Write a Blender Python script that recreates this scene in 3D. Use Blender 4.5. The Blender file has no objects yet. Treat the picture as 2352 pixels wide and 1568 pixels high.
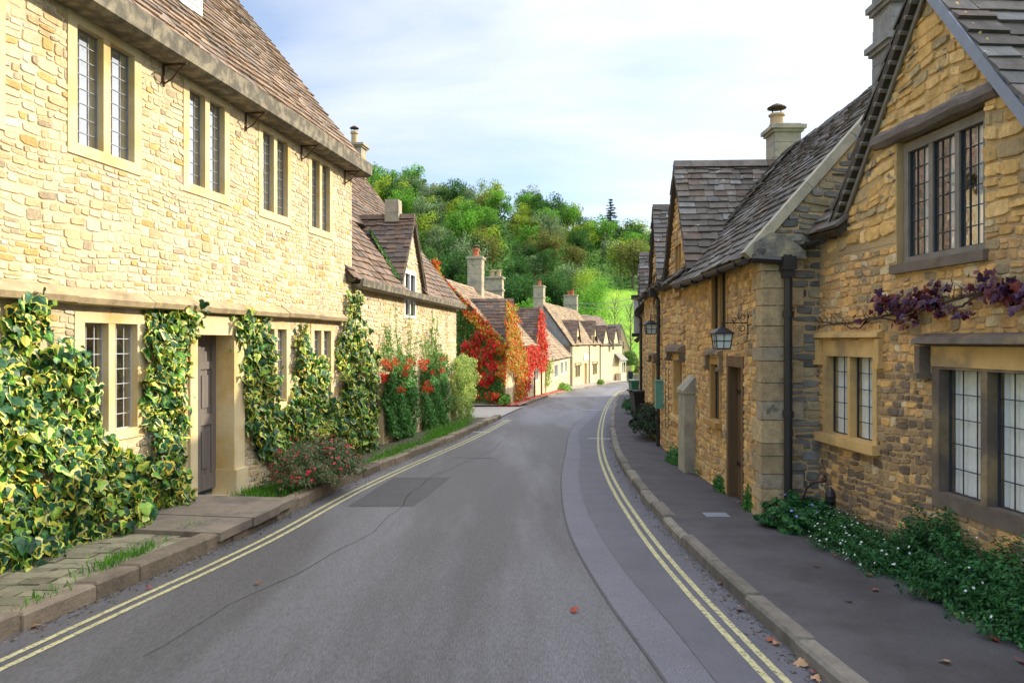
import bpy, math, random
import numpy as np
from mathutils import Vector
R = math.radians
C = bpy.context.scene.collection
S = bpy.context.scene

# ------------------------------------------------------------------ camera, sky, sun, exposure
EYE = 1.75
LENS = 27.0
F = LENS / 36 * 2352; CX, CY = 1176, 784      # photograph measured on a 2352 x 1568 sheet
cam = bpy.data.cameras.new('camera'); cam.lens = LENS; cam.sensor_width = 36
cam.clip_start = 0.05; cam.clip_end = 3000
camo = bpy.data.objects.new('camera', cam); C.objects.link(camo)
camo.location = (0, 0, EYE); camo.rotation_euler = (R(90), 0, 0)
S.camera = camo
SUN_AZ = R(24)      # measured from +X towards +Y
SUN_EL = R(25.5)
sd = Vector((math.cos(SUN_AZ)*math.cos(SUN_EL), math.sin(SUN_AZ)*math.cos(SUN_EL), math.sin(SUN_EL)))
sl = bpy.data.lights.new('sun', 'SUN'); sl.energy = 3.5; sl.angle = R(0.7); sl.color = (1.0, 0.88, 0.66)
so = bpy.data.objects.new('sun', sl); C.objects.link(so)
so.rotation_euler = sd.to_track_quat('Z', 'Y').to_euler()
S.view_settings.view_transform = 'Standard'; S.view_settings.look = 'None'
S.view_settings.exposure = 0.97; S.view_settings.gamma = 1
S.cycles.max_bounces = 6; S.cycles.transparent_max_bounces = 12
S.cycles.diffuse_bounces = 4; S.cycles.glossy_bounces = 3; S.cycles.transmission_bounces = 4
S.cycles.caustics_reflective = False; S.cycles.caustics_refractive = False

world = bpy.data.worlds.new('World'); S.world = world; world.use_nodes = True
nt = world.node_tree; nt.nodes.clear()
def N(nt, t, **kw):
    n = nt.nodes.new(t)
    for k, v in kw.items():
        if k.startswith('i_'):
            n.inputs[int(k[2:]) if k[2:].isdigit() else k[2:].replace('_', ' ')].default_value = v
        else: setattr(n, k, v)
    return n
def L(nt, a, b): nt.links.new(a, b)
out = N(nt, 'ShaderNodeOutputWorld'); bg = N(nt, 'ShaderNodeBackground'); L(nt, bg.outputs[0], out.inputs[0])
sky = N(nt, 'ShaderNodeTexSky', sky_type='NISHITA'); sky.sun_disc = False
sky.sun_elevation = SUN_EL; sky.sun_rotation = math.pi/2 - SUN_AZ
sky.air_density = 1.0; sky.dust_density = 1.2; sky.ozone_density = 2.0
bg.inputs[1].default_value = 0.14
tc = N(nt, 'ShaderNodeTexCoord')
sx = N(nt, 'ShaderNodeSeparateXYZ'); L(nt, tc.outputs['Generated'], sx.inputs[0])
zz = N(nt, 'ShaderNodeMath', operation='MAXIMUM', i_1=0.0); L(nt, sx.outputs[2], zz.inputs[0])
za = N(nt, 'ShaderNodeMath', operation='ADD', i_1=0.16); L(nt, zz.outputs[0], za.inputs[0])
dx = N(nt, 'ShaderNodeMath', operation='DIVIDE'); L(nt, sx.outputs[0], dx.inputs[0]); L(nt, za.outputs[0], dx.inputs[1])
dy = N(nt, 'ShaderNodeMath', operation='DIVIDE'); L(nt, sx.outputs[1], dy.inputs[0]); L(nt, za.outputs[0], dy.inputs[1])
cm = N(nt, 'ShaderNodeCombineXYZ'); L(nt, dx.outputs[0], cm.inputs[0]); L(nt, dy.outputs[0], cm.inputs[1])
mp = N(nt, 'ShaderNodeMapping'); mp.inputs['Rotation'].default_value = (0, 0, R(12)); mp.inputs['Scale'].default_value = (0.42, 0.9, 1)
mp.inputs['Location'].default_value = (3.1, 1.7, 0)
L(nt, cm.outputs[0], mp.inputs[0])
ns = N(nt, 'ShaderNodeTexNoise', i_Scale=1.3, i_Detail=7.0, i_Roughness=0.55); ns.inputs['Distortion'].default_value = 0.35
L(nt, mp.outputs[0], ns.inputs['Vector'])
# more cloud toward the sun's side (+X)
bx_ = N(nt, 'ShaderNodeMath', operation='MULTIPLY_ADD', i_1=0.30, i_2=-0.02); L(nt, sx.outputs[0], bx_.inputs[0])
ad = N(nt, 'ShaderNodeMath', operation='ADD'); L(nt, ns.outputs[0], ad.inputs[0]); L(nt, bx_.outputs[0], ad.inputs[1])
rp = N(nt, 'ShaderNodeValToRGB'); L(nt, ad.outputs[0], rp.inputs[0])
rp.color_ramp.elements[0].position = 0.42; rp.color_ramp.elements[0].color = (0.25, 0.25, 0.25, 1)
rp.color_ramp.elements[1].position = 0.74; rp.color_ramp.elements[1].color = (1, 1, 1, 1)
cc = N(nt, 'ShaderNodeMix', data_type='RGBA')
cc.inputs[6].default_value = (3.8, 3.95, 4.15, 1); cc.inputs[7].default_value = (4.9, 4.9, 4.85, 1)
rp2 = N(nt, 'ShaderNodeMapRange'); rp2.inputs[1].default_value = -0.5; rp2.inputs[2].default_value = 0.6
L(nt, sx.outputs[0], rp2.inputs[0]); L(nt, rp2.outputs[0], cc.inputs[0])
mx = N(nt, 'ShaderNodeMix', data_type='RGBA'); L(nt, rp.outputs[0], mx.inputs[0])
sk2 = N(nt, 'ShaderNodeMix', data_type='RGBA', blend_type='MULTIPLY'); sk2.inputs[0].default_value = 1
sk2.inputs[7].default_value = (0.74, 0.80, 0.9, 1); L(nt, sky.outputs[0], sk2.inputs[6])
L(nt, sk2.outputs[2], mx.inputs[6]); L(nt, cc.outputs[2], mx.inputs[7])
# unseen sky overhead brightened and warmed, added to lift light in the street
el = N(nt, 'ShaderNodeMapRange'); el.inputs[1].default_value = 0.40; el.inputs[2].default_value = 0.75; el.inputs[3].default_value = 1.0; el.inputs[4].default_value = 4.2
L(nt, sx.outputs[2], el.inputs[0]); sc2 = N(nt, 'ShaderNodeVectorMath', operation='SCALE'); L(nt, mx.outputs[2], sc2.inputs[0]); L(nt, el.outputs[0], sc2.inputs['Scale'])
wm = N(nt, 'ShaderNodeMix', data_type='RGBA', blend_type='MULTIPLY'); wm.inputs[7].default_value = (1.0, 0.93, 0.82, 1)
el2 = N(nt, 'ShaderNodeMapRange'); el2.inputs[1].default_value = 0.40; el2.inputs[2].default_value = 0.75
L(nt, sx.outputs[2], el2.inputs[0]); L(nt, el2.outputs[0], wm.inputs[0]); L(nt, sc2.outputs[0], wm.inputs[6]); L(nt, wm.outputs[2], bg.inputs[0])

# ------------------------------------------------------------------ materials
MATS = {}
def mat(name, col=(0.5, 0.5, 0.5), tinted=False, var=0.35, nscale=6.0, bump=0.3, bscale=40.0, rough=0.85, spec=0.3,
        col2=None, c2scale=1.5, c2lo=0.5, c2hi=0.65, spots=None, sscale=12.0, slo=0.62, metal=0.0, trans=0.0, fine=0.0, sx_=1.0, sz_=1.0, sy_=None, streak=None):
    m = bpy.data.materials.new(name); m.use_nodes = True; t = m.node_tree; t.nodes.clear()
    o = N(t, 'ShaderNodeOutputMaterial'); b = N(t, 'ShaderNodeBsdfPrincipled')
    b.inputs['Roughness'].default_value = rough; b.inputs['Specular IOR Level'].default_value = spec
    b.inputs['Metallic'].default_value = metal
    tcx = N(t, 'ShaderNodeTexCoord'); co = tcx.outputs['Object']
    if sx_ != 1 or sz_ != 1 or sy_:
        mpp = N(t, 'ShaderNodeMapping'); mpp.inputs['Scale'].default_value = (sx_, sy_ or sx_, sz_); L(t, co, mpp.inputs[0]); co = mpp.outputs[0]
    def noise(sc, det=4.0, rg=0.6):
        n = N(t, 'ShaderNodeTexNoise', i_Scale=sc, i_Detail=det, i_Roughness=rg); L(t, co, n.inputs['Vector']); return n.outputs[0]
    if tinted:
        a = N(t, 'ShaderNodeAttribute', attribute_name='tint'); cur = a.outputs['Color']
    else:
        r = N(t, 'ShaderNodeRGB'); r.outputs[0].default_value = (*col, 1); cur = r.outputs[0]
    if col2 is not None:
        mr = N(t, 'ShaderNodeMapRange'); mr.inputs[1].default_value = c2lo; mr.inputs[2].default_value = c2hi
        L(t, noise(c2scale, 6), mr.inputs[0])
        mm = N(t, 'ShaderNodeMix', data_type='RGBA'); L(t, mr.outputs[0], mm.inputs[0]); L(t, cur, mm.inputs[6]); mm.inputs[7].default_value = (*col2, 1); cur = mm.outputs[2]
    if var:
        mr = N(t, 'ShaderNodeMapRange'); mr.inputs[1].default_value = 0.25; mr.inputs[2].default_value = 0.75
        mr.inputs[3].default_value = 1 - var; mr.inputs[4].default_value = 1 + var
        L(t, noise(nscale, 6, 0.65), mr.inputs[0])
        vm = N(t, 'ShaderNodeVectorMath', operation='SCALE'); L(t, cur, vm.inputs[0]); L(t, mr.outputs[0], vm.inputs['Scale']); cur = vm.outputs[0]
    if fine:
        mr = N(t, 'ShaderNodeMapRange'); mr.inputs[1].default_value = 0.3; mr.inputs[2].default_value = 0.7
        mr.inputs[3].default_value = 1 - fine; mr.inputs[4].default_value = 1 + fine
        L(t, noise(140.0, 2, 0.7), mr.inputs[0])
        vm = N(t, 'ShaderNodeVectorMath', operation='SCALE'); L(t, cur, vm.inputs[0]); L(t, mr.outputs[0], vm.inputs['Scale']); cur = vm.outputs[0]
    if spots is not None:
        mr = N(t, 'ShaderNodeMapRange'); mr.inputs[1].default_value = slo; mr.inputs[2].default_value = slo + 0.06
        L(t, noise(sscale, 5, 0.7), mr.inputs[0])
        mm = N(t, 'ShaderNodeMix', data_type='RGBA'); L(t, mr.outputs[0], mm.inputs[0]); L(t, cur, mm.inputs[6]); mm.inputs[7].default_value = (*spots, 1); cur = mm.outputs[2]
    if streak:
        mp3 = N(t, 'ShaderNodeMapping'); mp3.inputs['Scale'].default_value = (1.6, 1.6, 0.16); L(t, tcx.outputs['Object'], mp3.inputs[0])
        n3 = N(t, 'ShaderNodeTexNoise', i_Scale=1.4, i_Detail=7.0, i_Roughness=0.62); L(t, mp3.outputs[0], n3.inputs['Vector'])
        mr = N(t, 'ShaderNodeMapRange'); mr.inputs[1].default_value = 0.55; mr.inputs[2].default_value = 0.78; mr.inputs[4].default_value = 0.75; L(t, n3.outputs[0], mr.inputs[0])
        mm = N(t, 'ShaderNodeMix', data_type='RGBA', blend_type='MULTIPLY'); L(t, mr.outputs[0], mm.inputs[0]); L(t, cur, mm.inputs[6]); mm.inputs[7].default_value = (*streak, 1); cur = mm.outputs[2]
    L(t, cur, b.inputs['Base Color'])
    if bump:
        bp = N(t, 'ShaderNodeBump', i_Strength=bump, i_Distance=0.02); L(t, noise(bscale, 6, 0.7), bp.inputs['Height']); L(t, bp.outputs[0], b.inputs['Normal'])
    if trans:
        tr = N(t, 'ShaderNodeBsdfTranslucent'); L(t, cur, tr.inputs[0])
        ms = N(t, 'ShaderNodeMixShader', i_0=trans); L(t, b.outputs[0], ms.inputs[1]); L(t, tr.outputs[0], ms.inputs[2]); L(t, ms.outputs[0], o.inputs[0])
    else: L(t, b.outputs[0], o.inputs[0])
    MATS[name] = m; return m
def glass(name, fac, col=(0.02, 0.02, 0.02)):
    m = bpy.data.materials.new(name); m.use_nodes = True; t = m.node_tree; t.nodes.clear()
    o = N(t, 'ShaderNodeOutputMaterial'); g = N(t, 'ShaderNodeBsdfGlossy', i_Roughness=0.03); g.inputs[0].default_value = (0.95, 0.97, 1, 1)
    tr = N(t, 'ShaderNodeBsdfTransparent'); ms = N(t, 'ShaderNodeMixShader')
    ge = N(t, 'ShaderNodeNewGeometry'); dt = N(t, 'ShaderNodeVectorMath', operation='DOT_PRODUCT'); L(t, ge.outputs['Normal'], dt.inputs[0]); L(t, ge.outputs['Incoming'], dt.inputs[1])
    ab = N(t, 'ShaderNodeMath', operation='ABSOLUTE'); L(t, dt.outputs['Value'], ab.inputs[0]); om = N(t, 'ShaderNodeMath', operation='SUBTRACT', i_0=1.0); L(t, ab.outputs[0], om.inputs[1])
    pw = N(t, 'ShaderNodeMath', operation='POWER', i_1=4.0); L(t, om.outputs[0], pw.inputs[0])
    ma = N(t, 'ShaderNodeMath', operation='ADD', i_1=fac); L(t, pw.outputs[0], ma.inputs[0]); ma.use_clamp = True
    tcx = N(t, 'ShaderNodeTexCoord'); nn = N(t, 'ShaderNodeTexNoise', i_Scale=5.0, i_Detail=2.0); L(t, tcx.outputs['Object'], nn.inputs['Vector'])
    bp = N(t, 'ShaderNodeBump', i_Strength=0.12, i_Distance=0.02); L(t, nn.outputs[0], bp.inputs['Height']); L(t, bp.outputs[0], g.inputs['Normal'])
    L(t, ma.outputs[0], ms.inputs[0]); L(t, tr.outputs[0], ms.inputs[1]); L(t, g.outputs[0], ms.inputs[2]); L(t, ms.outputs[0], o.inputs[0])
    MATS[name] = m; return m

mat('stone_l', tinted=True, var=0.26, nscale=20, bump=1.0, bscale=34, fine=0.16, spots=(0.34, 0.30, 0.22), sscale=7, slo=0.64, streak=(.55, .50, .42))
mat('stone_r', tinted=True, var=0.34, nscale=12, bump=0.7, bscale=40, fine=0.15, spots=(0.16, 0.15, 0.12), sscale=4, slo=0.60, streak=(.55, .48, .42))
mat('mortar_l', (0.60, 0.49, 0.32), var=0.2, nscale=10, bump=0.5, bscale=70, col2=(0.42, 0.36, 0.26), c2scale=1.2, streak=(.55, .50, .42))
mat('mortar_r', (0.54, 0.36, 0.16), var=0.25, nscale=8, bump=0.6, bscale=60, col2=(0.40, 0.29, 0.16), c2scale=1.0)
mat('ashlar_l', (0.60, 0.50, 0.30), var=0.10, nscale=5, bump=0.15, bscale=60, col2=(0.52, 0.36, 0.14), c2scale=1.8, c2lo=0.48, c2hi=0.7, fine=0.05)
mat('ashlar_r', (0.62, 0.40, 0.15), var=0.16, nscale=5, bump=0.15, bscale=60, col2=(0.36, 0.25, 0.12), c2scale=1.8, fine=0.05)
mat('ashlar_dark', (0.15, 0.115, 0.085), var=0.35, nscale=6, bump=0.25, bscale=60, col2=(0.28, 0.20, 0.10), c2scale=2.2)
mat('string_l', (0.36, 0.28, 0.17), var=0.3, nscale=7, bump=0.5, bscale=40, col2=(0.24, 0.19, 0.12), c2scale=2.5, spots=(0.45, 0.36, 0.14), sscale=9, slo=0.6)
mat('gutter_stone', (0.27, 0.235, 0.17), var=0.4, nscale=16, bump=0.6, bscale=30, col2=(0.11, 0.10, 0.08), c2scale=8, c2lo=0.40, c2hi=0.54)
mat('slate_l', tinted=True, var=0.35, nscale=9, bump=0.6, bscale=30, fine=0.1, spots=(0.34, 0.30, 0.22), sscale=8, slo=0.66)
mat('slate_r', tinted=True, var=0.35, nscale=7, bump=0.7, bscale=24, fine=0.12, spots=(0.38, 0.38, 0.34), sscale=7, slo=0.64)
mat('underlay', (0.07, 0.055, 0.04), var=0.2)
mat('grey_rubble', (0.17, 0.165, 0.145), var=0.45, nscale=5, bump=1.0, bscale=12, col2=(0.30, 0.27, 0.16), c2scale=2.5, spots=(0.07, 0.07, 0.065), sscale=6, slo=0.56)
mat('chimney_stone', (0.36, 0.32, 0.23), var=0.25, nscale=6, bump=0.4, bscale=30, col2=(0.25, 0.24, 0.19), c2scale=2, spots=(0.12, 0.12, 0.1), sscale=5, slo=0.62)
mat('chimney_grey', (0.24, 0.23, 0.21), var=0.3, nscale=6, bump=0.4, bscale=30, col2=(0.15, 0.15, 0.13), c2scale=2, spots=(0.36, 0.33, 0.22), sscale=4, slo=0.6)
mat('render_cream', (0.56, 0.46, 0.29), var=0.15, nscale=1.2, bump=0.3, bscale=20, col2=(0.46, 0.37, 0.22), c2scale=0.5)
mat('render_shaded', (0.24, 0.25, 0.25), var=0.25, nscale=1.5, bump=0.3, bscale=20)  # cream house's gable: its shade is put into the render colour
mat('clay', (0.45, 0.13, 0.06), var=0.2, bump=0.1)
mat('clay_buff', (0.42, 0.31, 0.18), var=0.2, bump=0.1)
mat('iron', (0.015, 0.014, 0.014), var=0.2, bump=0.15, rough=0.45, spec=0.5)
mat('rust', (0.06, 0.03, 0.018), var=0.4, bump=0.2, rough=0.8)
mat('lead', (0.20, 0.22, 0.26), var=0.15, nscale=10, bump=0.1, rough=0.45, spec=0.5)
mat('lead_dark', (0.035, 0.038, 0.045), var=0.1, bump=0, rough=0.5)
mat('lead_sunlit', (0.42, 0.43, 0.45), var=0.1, bump=0, rough=0.5)  # glazing lead whitened, sunlight on the bars put into the colour
mat('white_paint', (0.75, 0.75, 0.72), var=0.08, bump=0.05, rough=0.5)
mat('oak_grey', (0.15, 0.13, 0.12), var=0.3, nscale=6, bump=0.4, bscale=30, sz_=0.12, sx_=2.0, rough=0.7)
mat('oak_brown', (0.14, 0.085, 0.04), var=0.35, nscale=6, bump=0.4, bscale=30, sz_=0.12, sx_=2.0, rough=0.7)
mat('oak_gold', (0.38, 0.22, 0.07), var=0.3, nscale=6, bump=0.3, bscale=30, sz_=0.12, sx_=2.0, rough=0.7)
mat('oak_beam', (0.17, 0.135, 0.115), var=0.4, nscale=7, bump=1.0, bscale=16, sx_=0.5, sz_=2.5, rough=0.85)
mat('timber_pale', (0.21, 0.18, 0.145), var=0.25, nscale=8, bump=0.3)
mat('room_shade', (0.02, 0.018, 0.016), var=0, bump=0)
mat('curtain', (0.78, 0.78, 0.73), var=0.05, bump=0, trans=0.2)
mat('curtain_warm', (0.42, 0.33, 0.20), var=0.2, bump=0)
mat('blind', (0.85, 0.86, 0.78), var=0.05, bump=0)
glass('glass_l', 0.55); glass('glass_low', 0.20); glass('glass_r', 0.12); glass('glass_up', 0.30)
mat('asphalt', (0.138, 0.134, 0.139), var=0.16, nscale=0.9, bump=0.8, bscale=160, rough=0.62, spec=0.4, col2=(0.092, 0.087, 0.086), c2scale=0.8, c2lo=0.45, c2hi=0.57, fine=0.4, sy_=0.13)
mat('asphalt_dark', (0.082, 0.078, 0.078), var=0.15, nscale=2, bump=0.6, bscale=220, rough=0.75, fine=0.3)
mat('asphalt_light', (0.168, 0.163, 0.182), var=0.12, nscale=2, bump=0.9, bscale=120, rough=0.75, fine=0.5)
mat('asphalt_mid', (0.112, 0.108, 0.120), var=0.15, nscale=2, bump=0.6, bscale=160, rough=0.7, fine=0.3)
mat('asphalt_walk', (0.086, 0.078, 0.079), var=0.22, nscale=2.2, bump=0.6, bscale=150, rough=0.8, fine=0.3, col2=(0.060, 0.052, 0.050), c2scale=1.5, c2lo=0.48, c2hi=0.70)
mat('apron', (0.30, 0.27, 0.23), var=0.2, nscale=2, bump=0.4, bscale=90, fine=0.25)
mat('yellow_line', (0.44, 0.40, 0.21), var=0.25, nscale=12, bump=0.3, bscale=120, fine=0.25, spots=(0.11, 0.105, 0.09), sscale=38, slo=0.54)
mat('white_line', (0.40, 0.40, 0.38), var=0.2, nscale=12, bump=0.2, spots=(0.12, 0.12, 0.12), sscale=25, slo=0.55)
mat('kerb_l', tinted=True, var=0.35, nscale=6, bump=0.8, bscale=30, fine=0.15, spots=(0.10, 0.12, 0.05), sscale=5, slo=0.6)
mat('soil', (0.09, 0.075, 0.05), var=0.4, nscale=8, bump=0.8, bscale=30, col2=(0.05, 0.10, 0.02), c2scale=5)
mat('slab', (0.20, 0.165, 0.125), var=0.3, nscale=3, bump=0.5, bscale=40, fine=0.15, col2=(0.12, 0.10, 0.085), c2scale=2)
mat('grass_ground', (0.09, 0.19, 0.02), var=0.4, nscale=0.5, bump=0.5, bscale=5)
mat('field_grass', (0.145, 0.30, 0.015), var=0.35, nscale=0.5, bump=0.5, bscale=3, col2=(0.21, 0.36, 0.02), c2scale=0.12, fine=0.1)
mat('leaf', tinted=True, var=0.0, bump=0, rough=0.45, spec=0.35, trans=0.12)
mat('leaf_dull', tinted=True, var=0.0, bump=0, rough=0.6, spec=0.3, trans=0.3)
mat('leaf_far', tinted=True, var=0.0, bump=0, rough=0.7, spec=0.15, trans=0.35)
mat('bark', (0.13, 0.10, 0.07), var=0.3, nscale=5, bump=0.6, bscale=14)
mat('twig', (0.09, 0.06, 0.035), var=0.3, bump=0.2)
mat('plastic_green', (0.03, 0.16, 0.10), var=0.05, bump=0, rough=0.45)
mat('plastic_black', (0.015, 0.016, 0.018), var=0.05, bump=0, rough=0.45)
mat('plastic_blue', (0.012, 0.016, 0.035), var=0.05, bump=0, rough=0.5)
mat('box_green', (0.12, 0.30, 0.23), var=0.1, bump=0.05, rough=0.5)
mat('frost', (0.55, 0.60, 0.55), var=0.1, bump=0, rough=0.3)

# ------------------------------------------------------------------ mesh tools
ORG = {}
class MB:
    def __init__(s): s.ch = []
    def add(s, V, Fc, col=(1, 1, 1), mi=0):
        V = np.asarray(V, float).reshape(-1, 3); Fc = np.asarray(Fc, int)
        if Fc.ndim == 1: Fc = Fc[None]
        col = np.asarray(col, float)
        if col.ndim == 1: col = np.repeat(col[None], len(Fc), 0)
        s.ch.append((V, Fc, col, mi))
    def hexa(s, p, col=(1, 1, 1), mi=0):      # 8 points: bottom ring 0-3, top ring 4-7
        s.add(p, [[0, 3, 2, 1], [4, 5, 6, 7], [0, 1, 5, 4], [1, 2, 6, 5], [2, 3, 7, 6], [3, 0, 4, 7]], col, mi)
    def box(s, x0, x1, y0, y1, z0, z1, col=(1, 1, 1), mi=0):
        s.hexa([(x0, y0, z0), (x1, y0, z0), (x1, y1, z0), (x0, y1, z0), (x0, y0, z1), (x1, y0, z1), (x1, y1, z1), (x0, y1, z1)], col, mi)
    def prism(s, A, B, col=(1, 1, 1), mi=0):  # two rings of the same length
        n = len(A); V = list(A) + list(B)
        s.add(V, [list(range(n))[::-1]], col, mi); s.add(V, [list(range(n, 2*n))], col, mi)
        s.add(V, [[i, (i+1) % n, n+(i+1) % n, n+i] for i in range(n)], col, mi)
    def tube(s, P, r, n=8, col=(1, 1, 1), mi=0, cap=True):
        P = [Vector(p) for p in P]; r = r if isinstance(r, (list, tuple)) else [r]*len(P)
        rings = []; ref = Vector((0, 0, 1))
        for i, p in enumerate(P):
            t = (P[min(i+1, len(P)-1)] - P[max(i-1, 0)]).normalized()
            a = t.cross(ref)
            if a.length < 0.05: a = t.cross(Vector((1, 0, 0)))
            a.normalize(); b = t.cross(a)
            rings += [p + (a*math.cos(2*math.pi*k/n) + b*math.sin(2*math.pi*k/n))*r[i] for k in range(n)]
        Fc = [[i*n+k, i*n+(k+1) % n, (i+1)*n+(k+1) % n, (i+1)*n+k] for i in range(len(P)-1) for k in range(n)]
        s.add(rings, Fc, col, mi)
        if cap: s.add(rings[:n], [list(range(n))], col, mi); s.add(rings[-n:], [list(range(n))[::-1]], col, mi)
    def lathe(s, c, prof, n=14, col=(1, 1, 1), mi=0):  # prof: (r, z)
        V = [(c[0]+r*math.cos(2*math.pi*k/n), c[1]+r*math.sin(2*math.pi*k/n), c[2]+z) for r, z in prof for k in range(n)]
        Fc = [[i*n+k, i*n+(k+1) % n, (i+1)*n+(k+1) % n, (i+1)*n+k] for i in range(len(prof)-1) for k in range(n)]
        s.add(V, Fc, col, mi)
    def build(s, name, mats, parent=None, origin=None, smooth=False, **tags):
        if not isinstance(mats, (list, tuple)): mats = [mats]
        org = ORG[parent] if parent is not None else Vector(origin or (0, 0, 0))
        vs, st, lp, cl, mi = [], [], [], [], []; off = 0; lo = 0
        for V, Fc, col, m in s.ch:
            vs.append(V); k = Fc.shape[1]
            lp.append((Fc+off).ravel()); st.append(lo+np.arange(len(Fc))*k); lo += Fc.size
            cl.append(col); mi.append(np.full(len(Fc), m)); off += len(V)
        V = np.concatenate(vs) - np.array(org)[None]; lp = np.concatenate(lp); st = np.concatenate(st); cl = np.concatenate(cl); mi = np.concatenate(mi)
        me = bpy.data.meshes.new(name)
        me.vertices.add(len(V)); me.vertices.foreach_set('co', V.ravel())
        me.loops.add(len(lp)); me.loops.foreach_set('vertex_index', lp.astype(np.int32))
        me.polygons.add(len(st)); me.polygons.foreach_set('loop_start', st.astype(np.int32))
        me.polygons.foreach_set('material_index', mi.astype(np.int32))
        for m in mats: me.materials.append(MATS[m])
        me.update(calc_edges=True)
        (me.shade_smooth if smooth else me.shade_flat)()
        a = me.attributes.new('tint', 'FLOAT_COLOR', 'FACE')
        a.data.foreach_set('color', np.concatenate([cl, np.ones((len(cl), 1))], 1).ravel().astype(np.float32))
        o = bpy.data.objects.new(name, me); C.objects.link(o)
        if parent is not None: o.parent = parent
        else: o.location = org
        ORG[o] = org
        for k, v in tags.items(): o[k] = v
        return o
def thing(name, label, cat, loc, group=None):
    o = bpy.data.objects.new(name, None); C.objects.link(o); o.location = loc; ORG[o] = Vector(loc)
    o.empty_display_size = 0.3; o['label'] = label; o['category'] = cat
    if group: o['group'] = group
    return o
def road_z(Y): return -0.03*min(Y, 100)
def gpt(px, py, h=0.0):     # point on the sloping ground, h above the road
    k = (py-CY)/F - 0.03; Y = (EYE-h)/k
    return ((px-CX)/F*Y, Y)
class Wall:
    def __init__(s, x, y, ang, side):   # side +1: faces +X (left row); -1: faces -X (right row)
        a = R(ang); s.p = np.array([x, y]); s.d = np.array([math.sin(a), math.cos(a)]); s.n = np.array([math.cos(a), -math.sin(a)])*side; s.side = side
    def P(s, t, z, o=0.0):
        q = s.p + s.d*t + s.n*o; return (q[0], q[1], z)
    def s(s, px, o=0.0):
        r = (px-CX)/F; q = s.p + s.n*o
        return (r*q[1]-q[0])/(s.d[0]-r*s.d[1])
    def z(s, px, py, o=0.0):
        t = s.s(px, o); return EYE + (s.p + s.n*o + s.d*t)[1]*(CY-py)/F
    def sz(s, px, py, o=0.0): return (s.s(px, o), s.z(px, py, o))
    def box(s, mb, s0, s1, z0, z1, o0, o1, col=(1, 1, 1), mi=0):
        mb.hexa([s.P(s0, z0, o0), s.P(s1, z0, o0), s.P(s1, z0, o1), s.P(s0, z0, o1), s.P(s0, z1, o0), s.P(s1, z1, o0), s.P(s1, z1, o1), s.P(s0, z1, o1)], col, mi)
    def poly(s, mb, pts, o0, o1, col=(1, 1, 1), mi=0):
        mb.prism([s.P(a, b, o0) for a, b in pts], [s.P(a, b, o1) for a, b in pts], col, mi)
    def end(s, t, near=True):   # a wall plane across the end at t, running back into the house
        w = Wall(0, 0, 0, 1); w.p = s.p + s.d*t; w.d = -s.n; w.n = s.d*(-1 if near else 1); w.side = s.side; return w
def span(poly, z):
    xs = []
    for i in range(len(poly)):
        (a, b), (c, d) = poly[i], poly[(i+1) % len(poly)]
        if (b - z)*(d - z) < 0: xs.append(a + (c-a)*(z-b)/(d-b))
    return (min(xs), max(xs)) if len(xs) >= 2 else None
def clip(poly, s0, s1, z0, z1):
    for ax, v, sg in ((0, s0, 1), (0, s1, -1), (1, z0, 1), (1, z1, -1)):
        o = []
        for i in range(len(poly)):
            p, q = poly[i-1], poly[i]; ip = (p[ax]-v)*sg >= 0; iq = (q[ax]-v)*sg >= 0
            if ip != iq:
                k = (v-p[ax])/(q[ax]-p[ax]); o.append((p[0]+(q[0]-p[0])*k, p[1]+(q[1]-p[1])*k))
            if iq: o.append(q)
        poly = o
        if len(poly) < 3: return None
    return poly
def backing(W, mb, poly, ops, o0=-0.35, o1=-0.004, mi=0):
    ss = sorted({min(p[0] for p in poly), max(p[0] for p in poly)} | {x for op in ops for x in op[:2]})
    for a, b in zip(ss, ss[1:]):
        if b-a < 1e-4: continue
        zs = [min(p[1] for p in poly)]
        hit = sorted([op for op in ops if op[0] < (a+b)/2 < op[1]], key=lambda q: q[2])
        z = zs[0]; top = max(p[1] for p in poly); segs = []
        for op in hit:
            if op[2] > z: segs.append((z, op[2]))
            z = max(z, op[3])
        if z < top: segs.append((z, top))
        for u, v in segs:
            q = clip(poly, a, b, u, v)
            if q: W.poly(mb, q, o0, o1, mi=mi)
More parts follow.
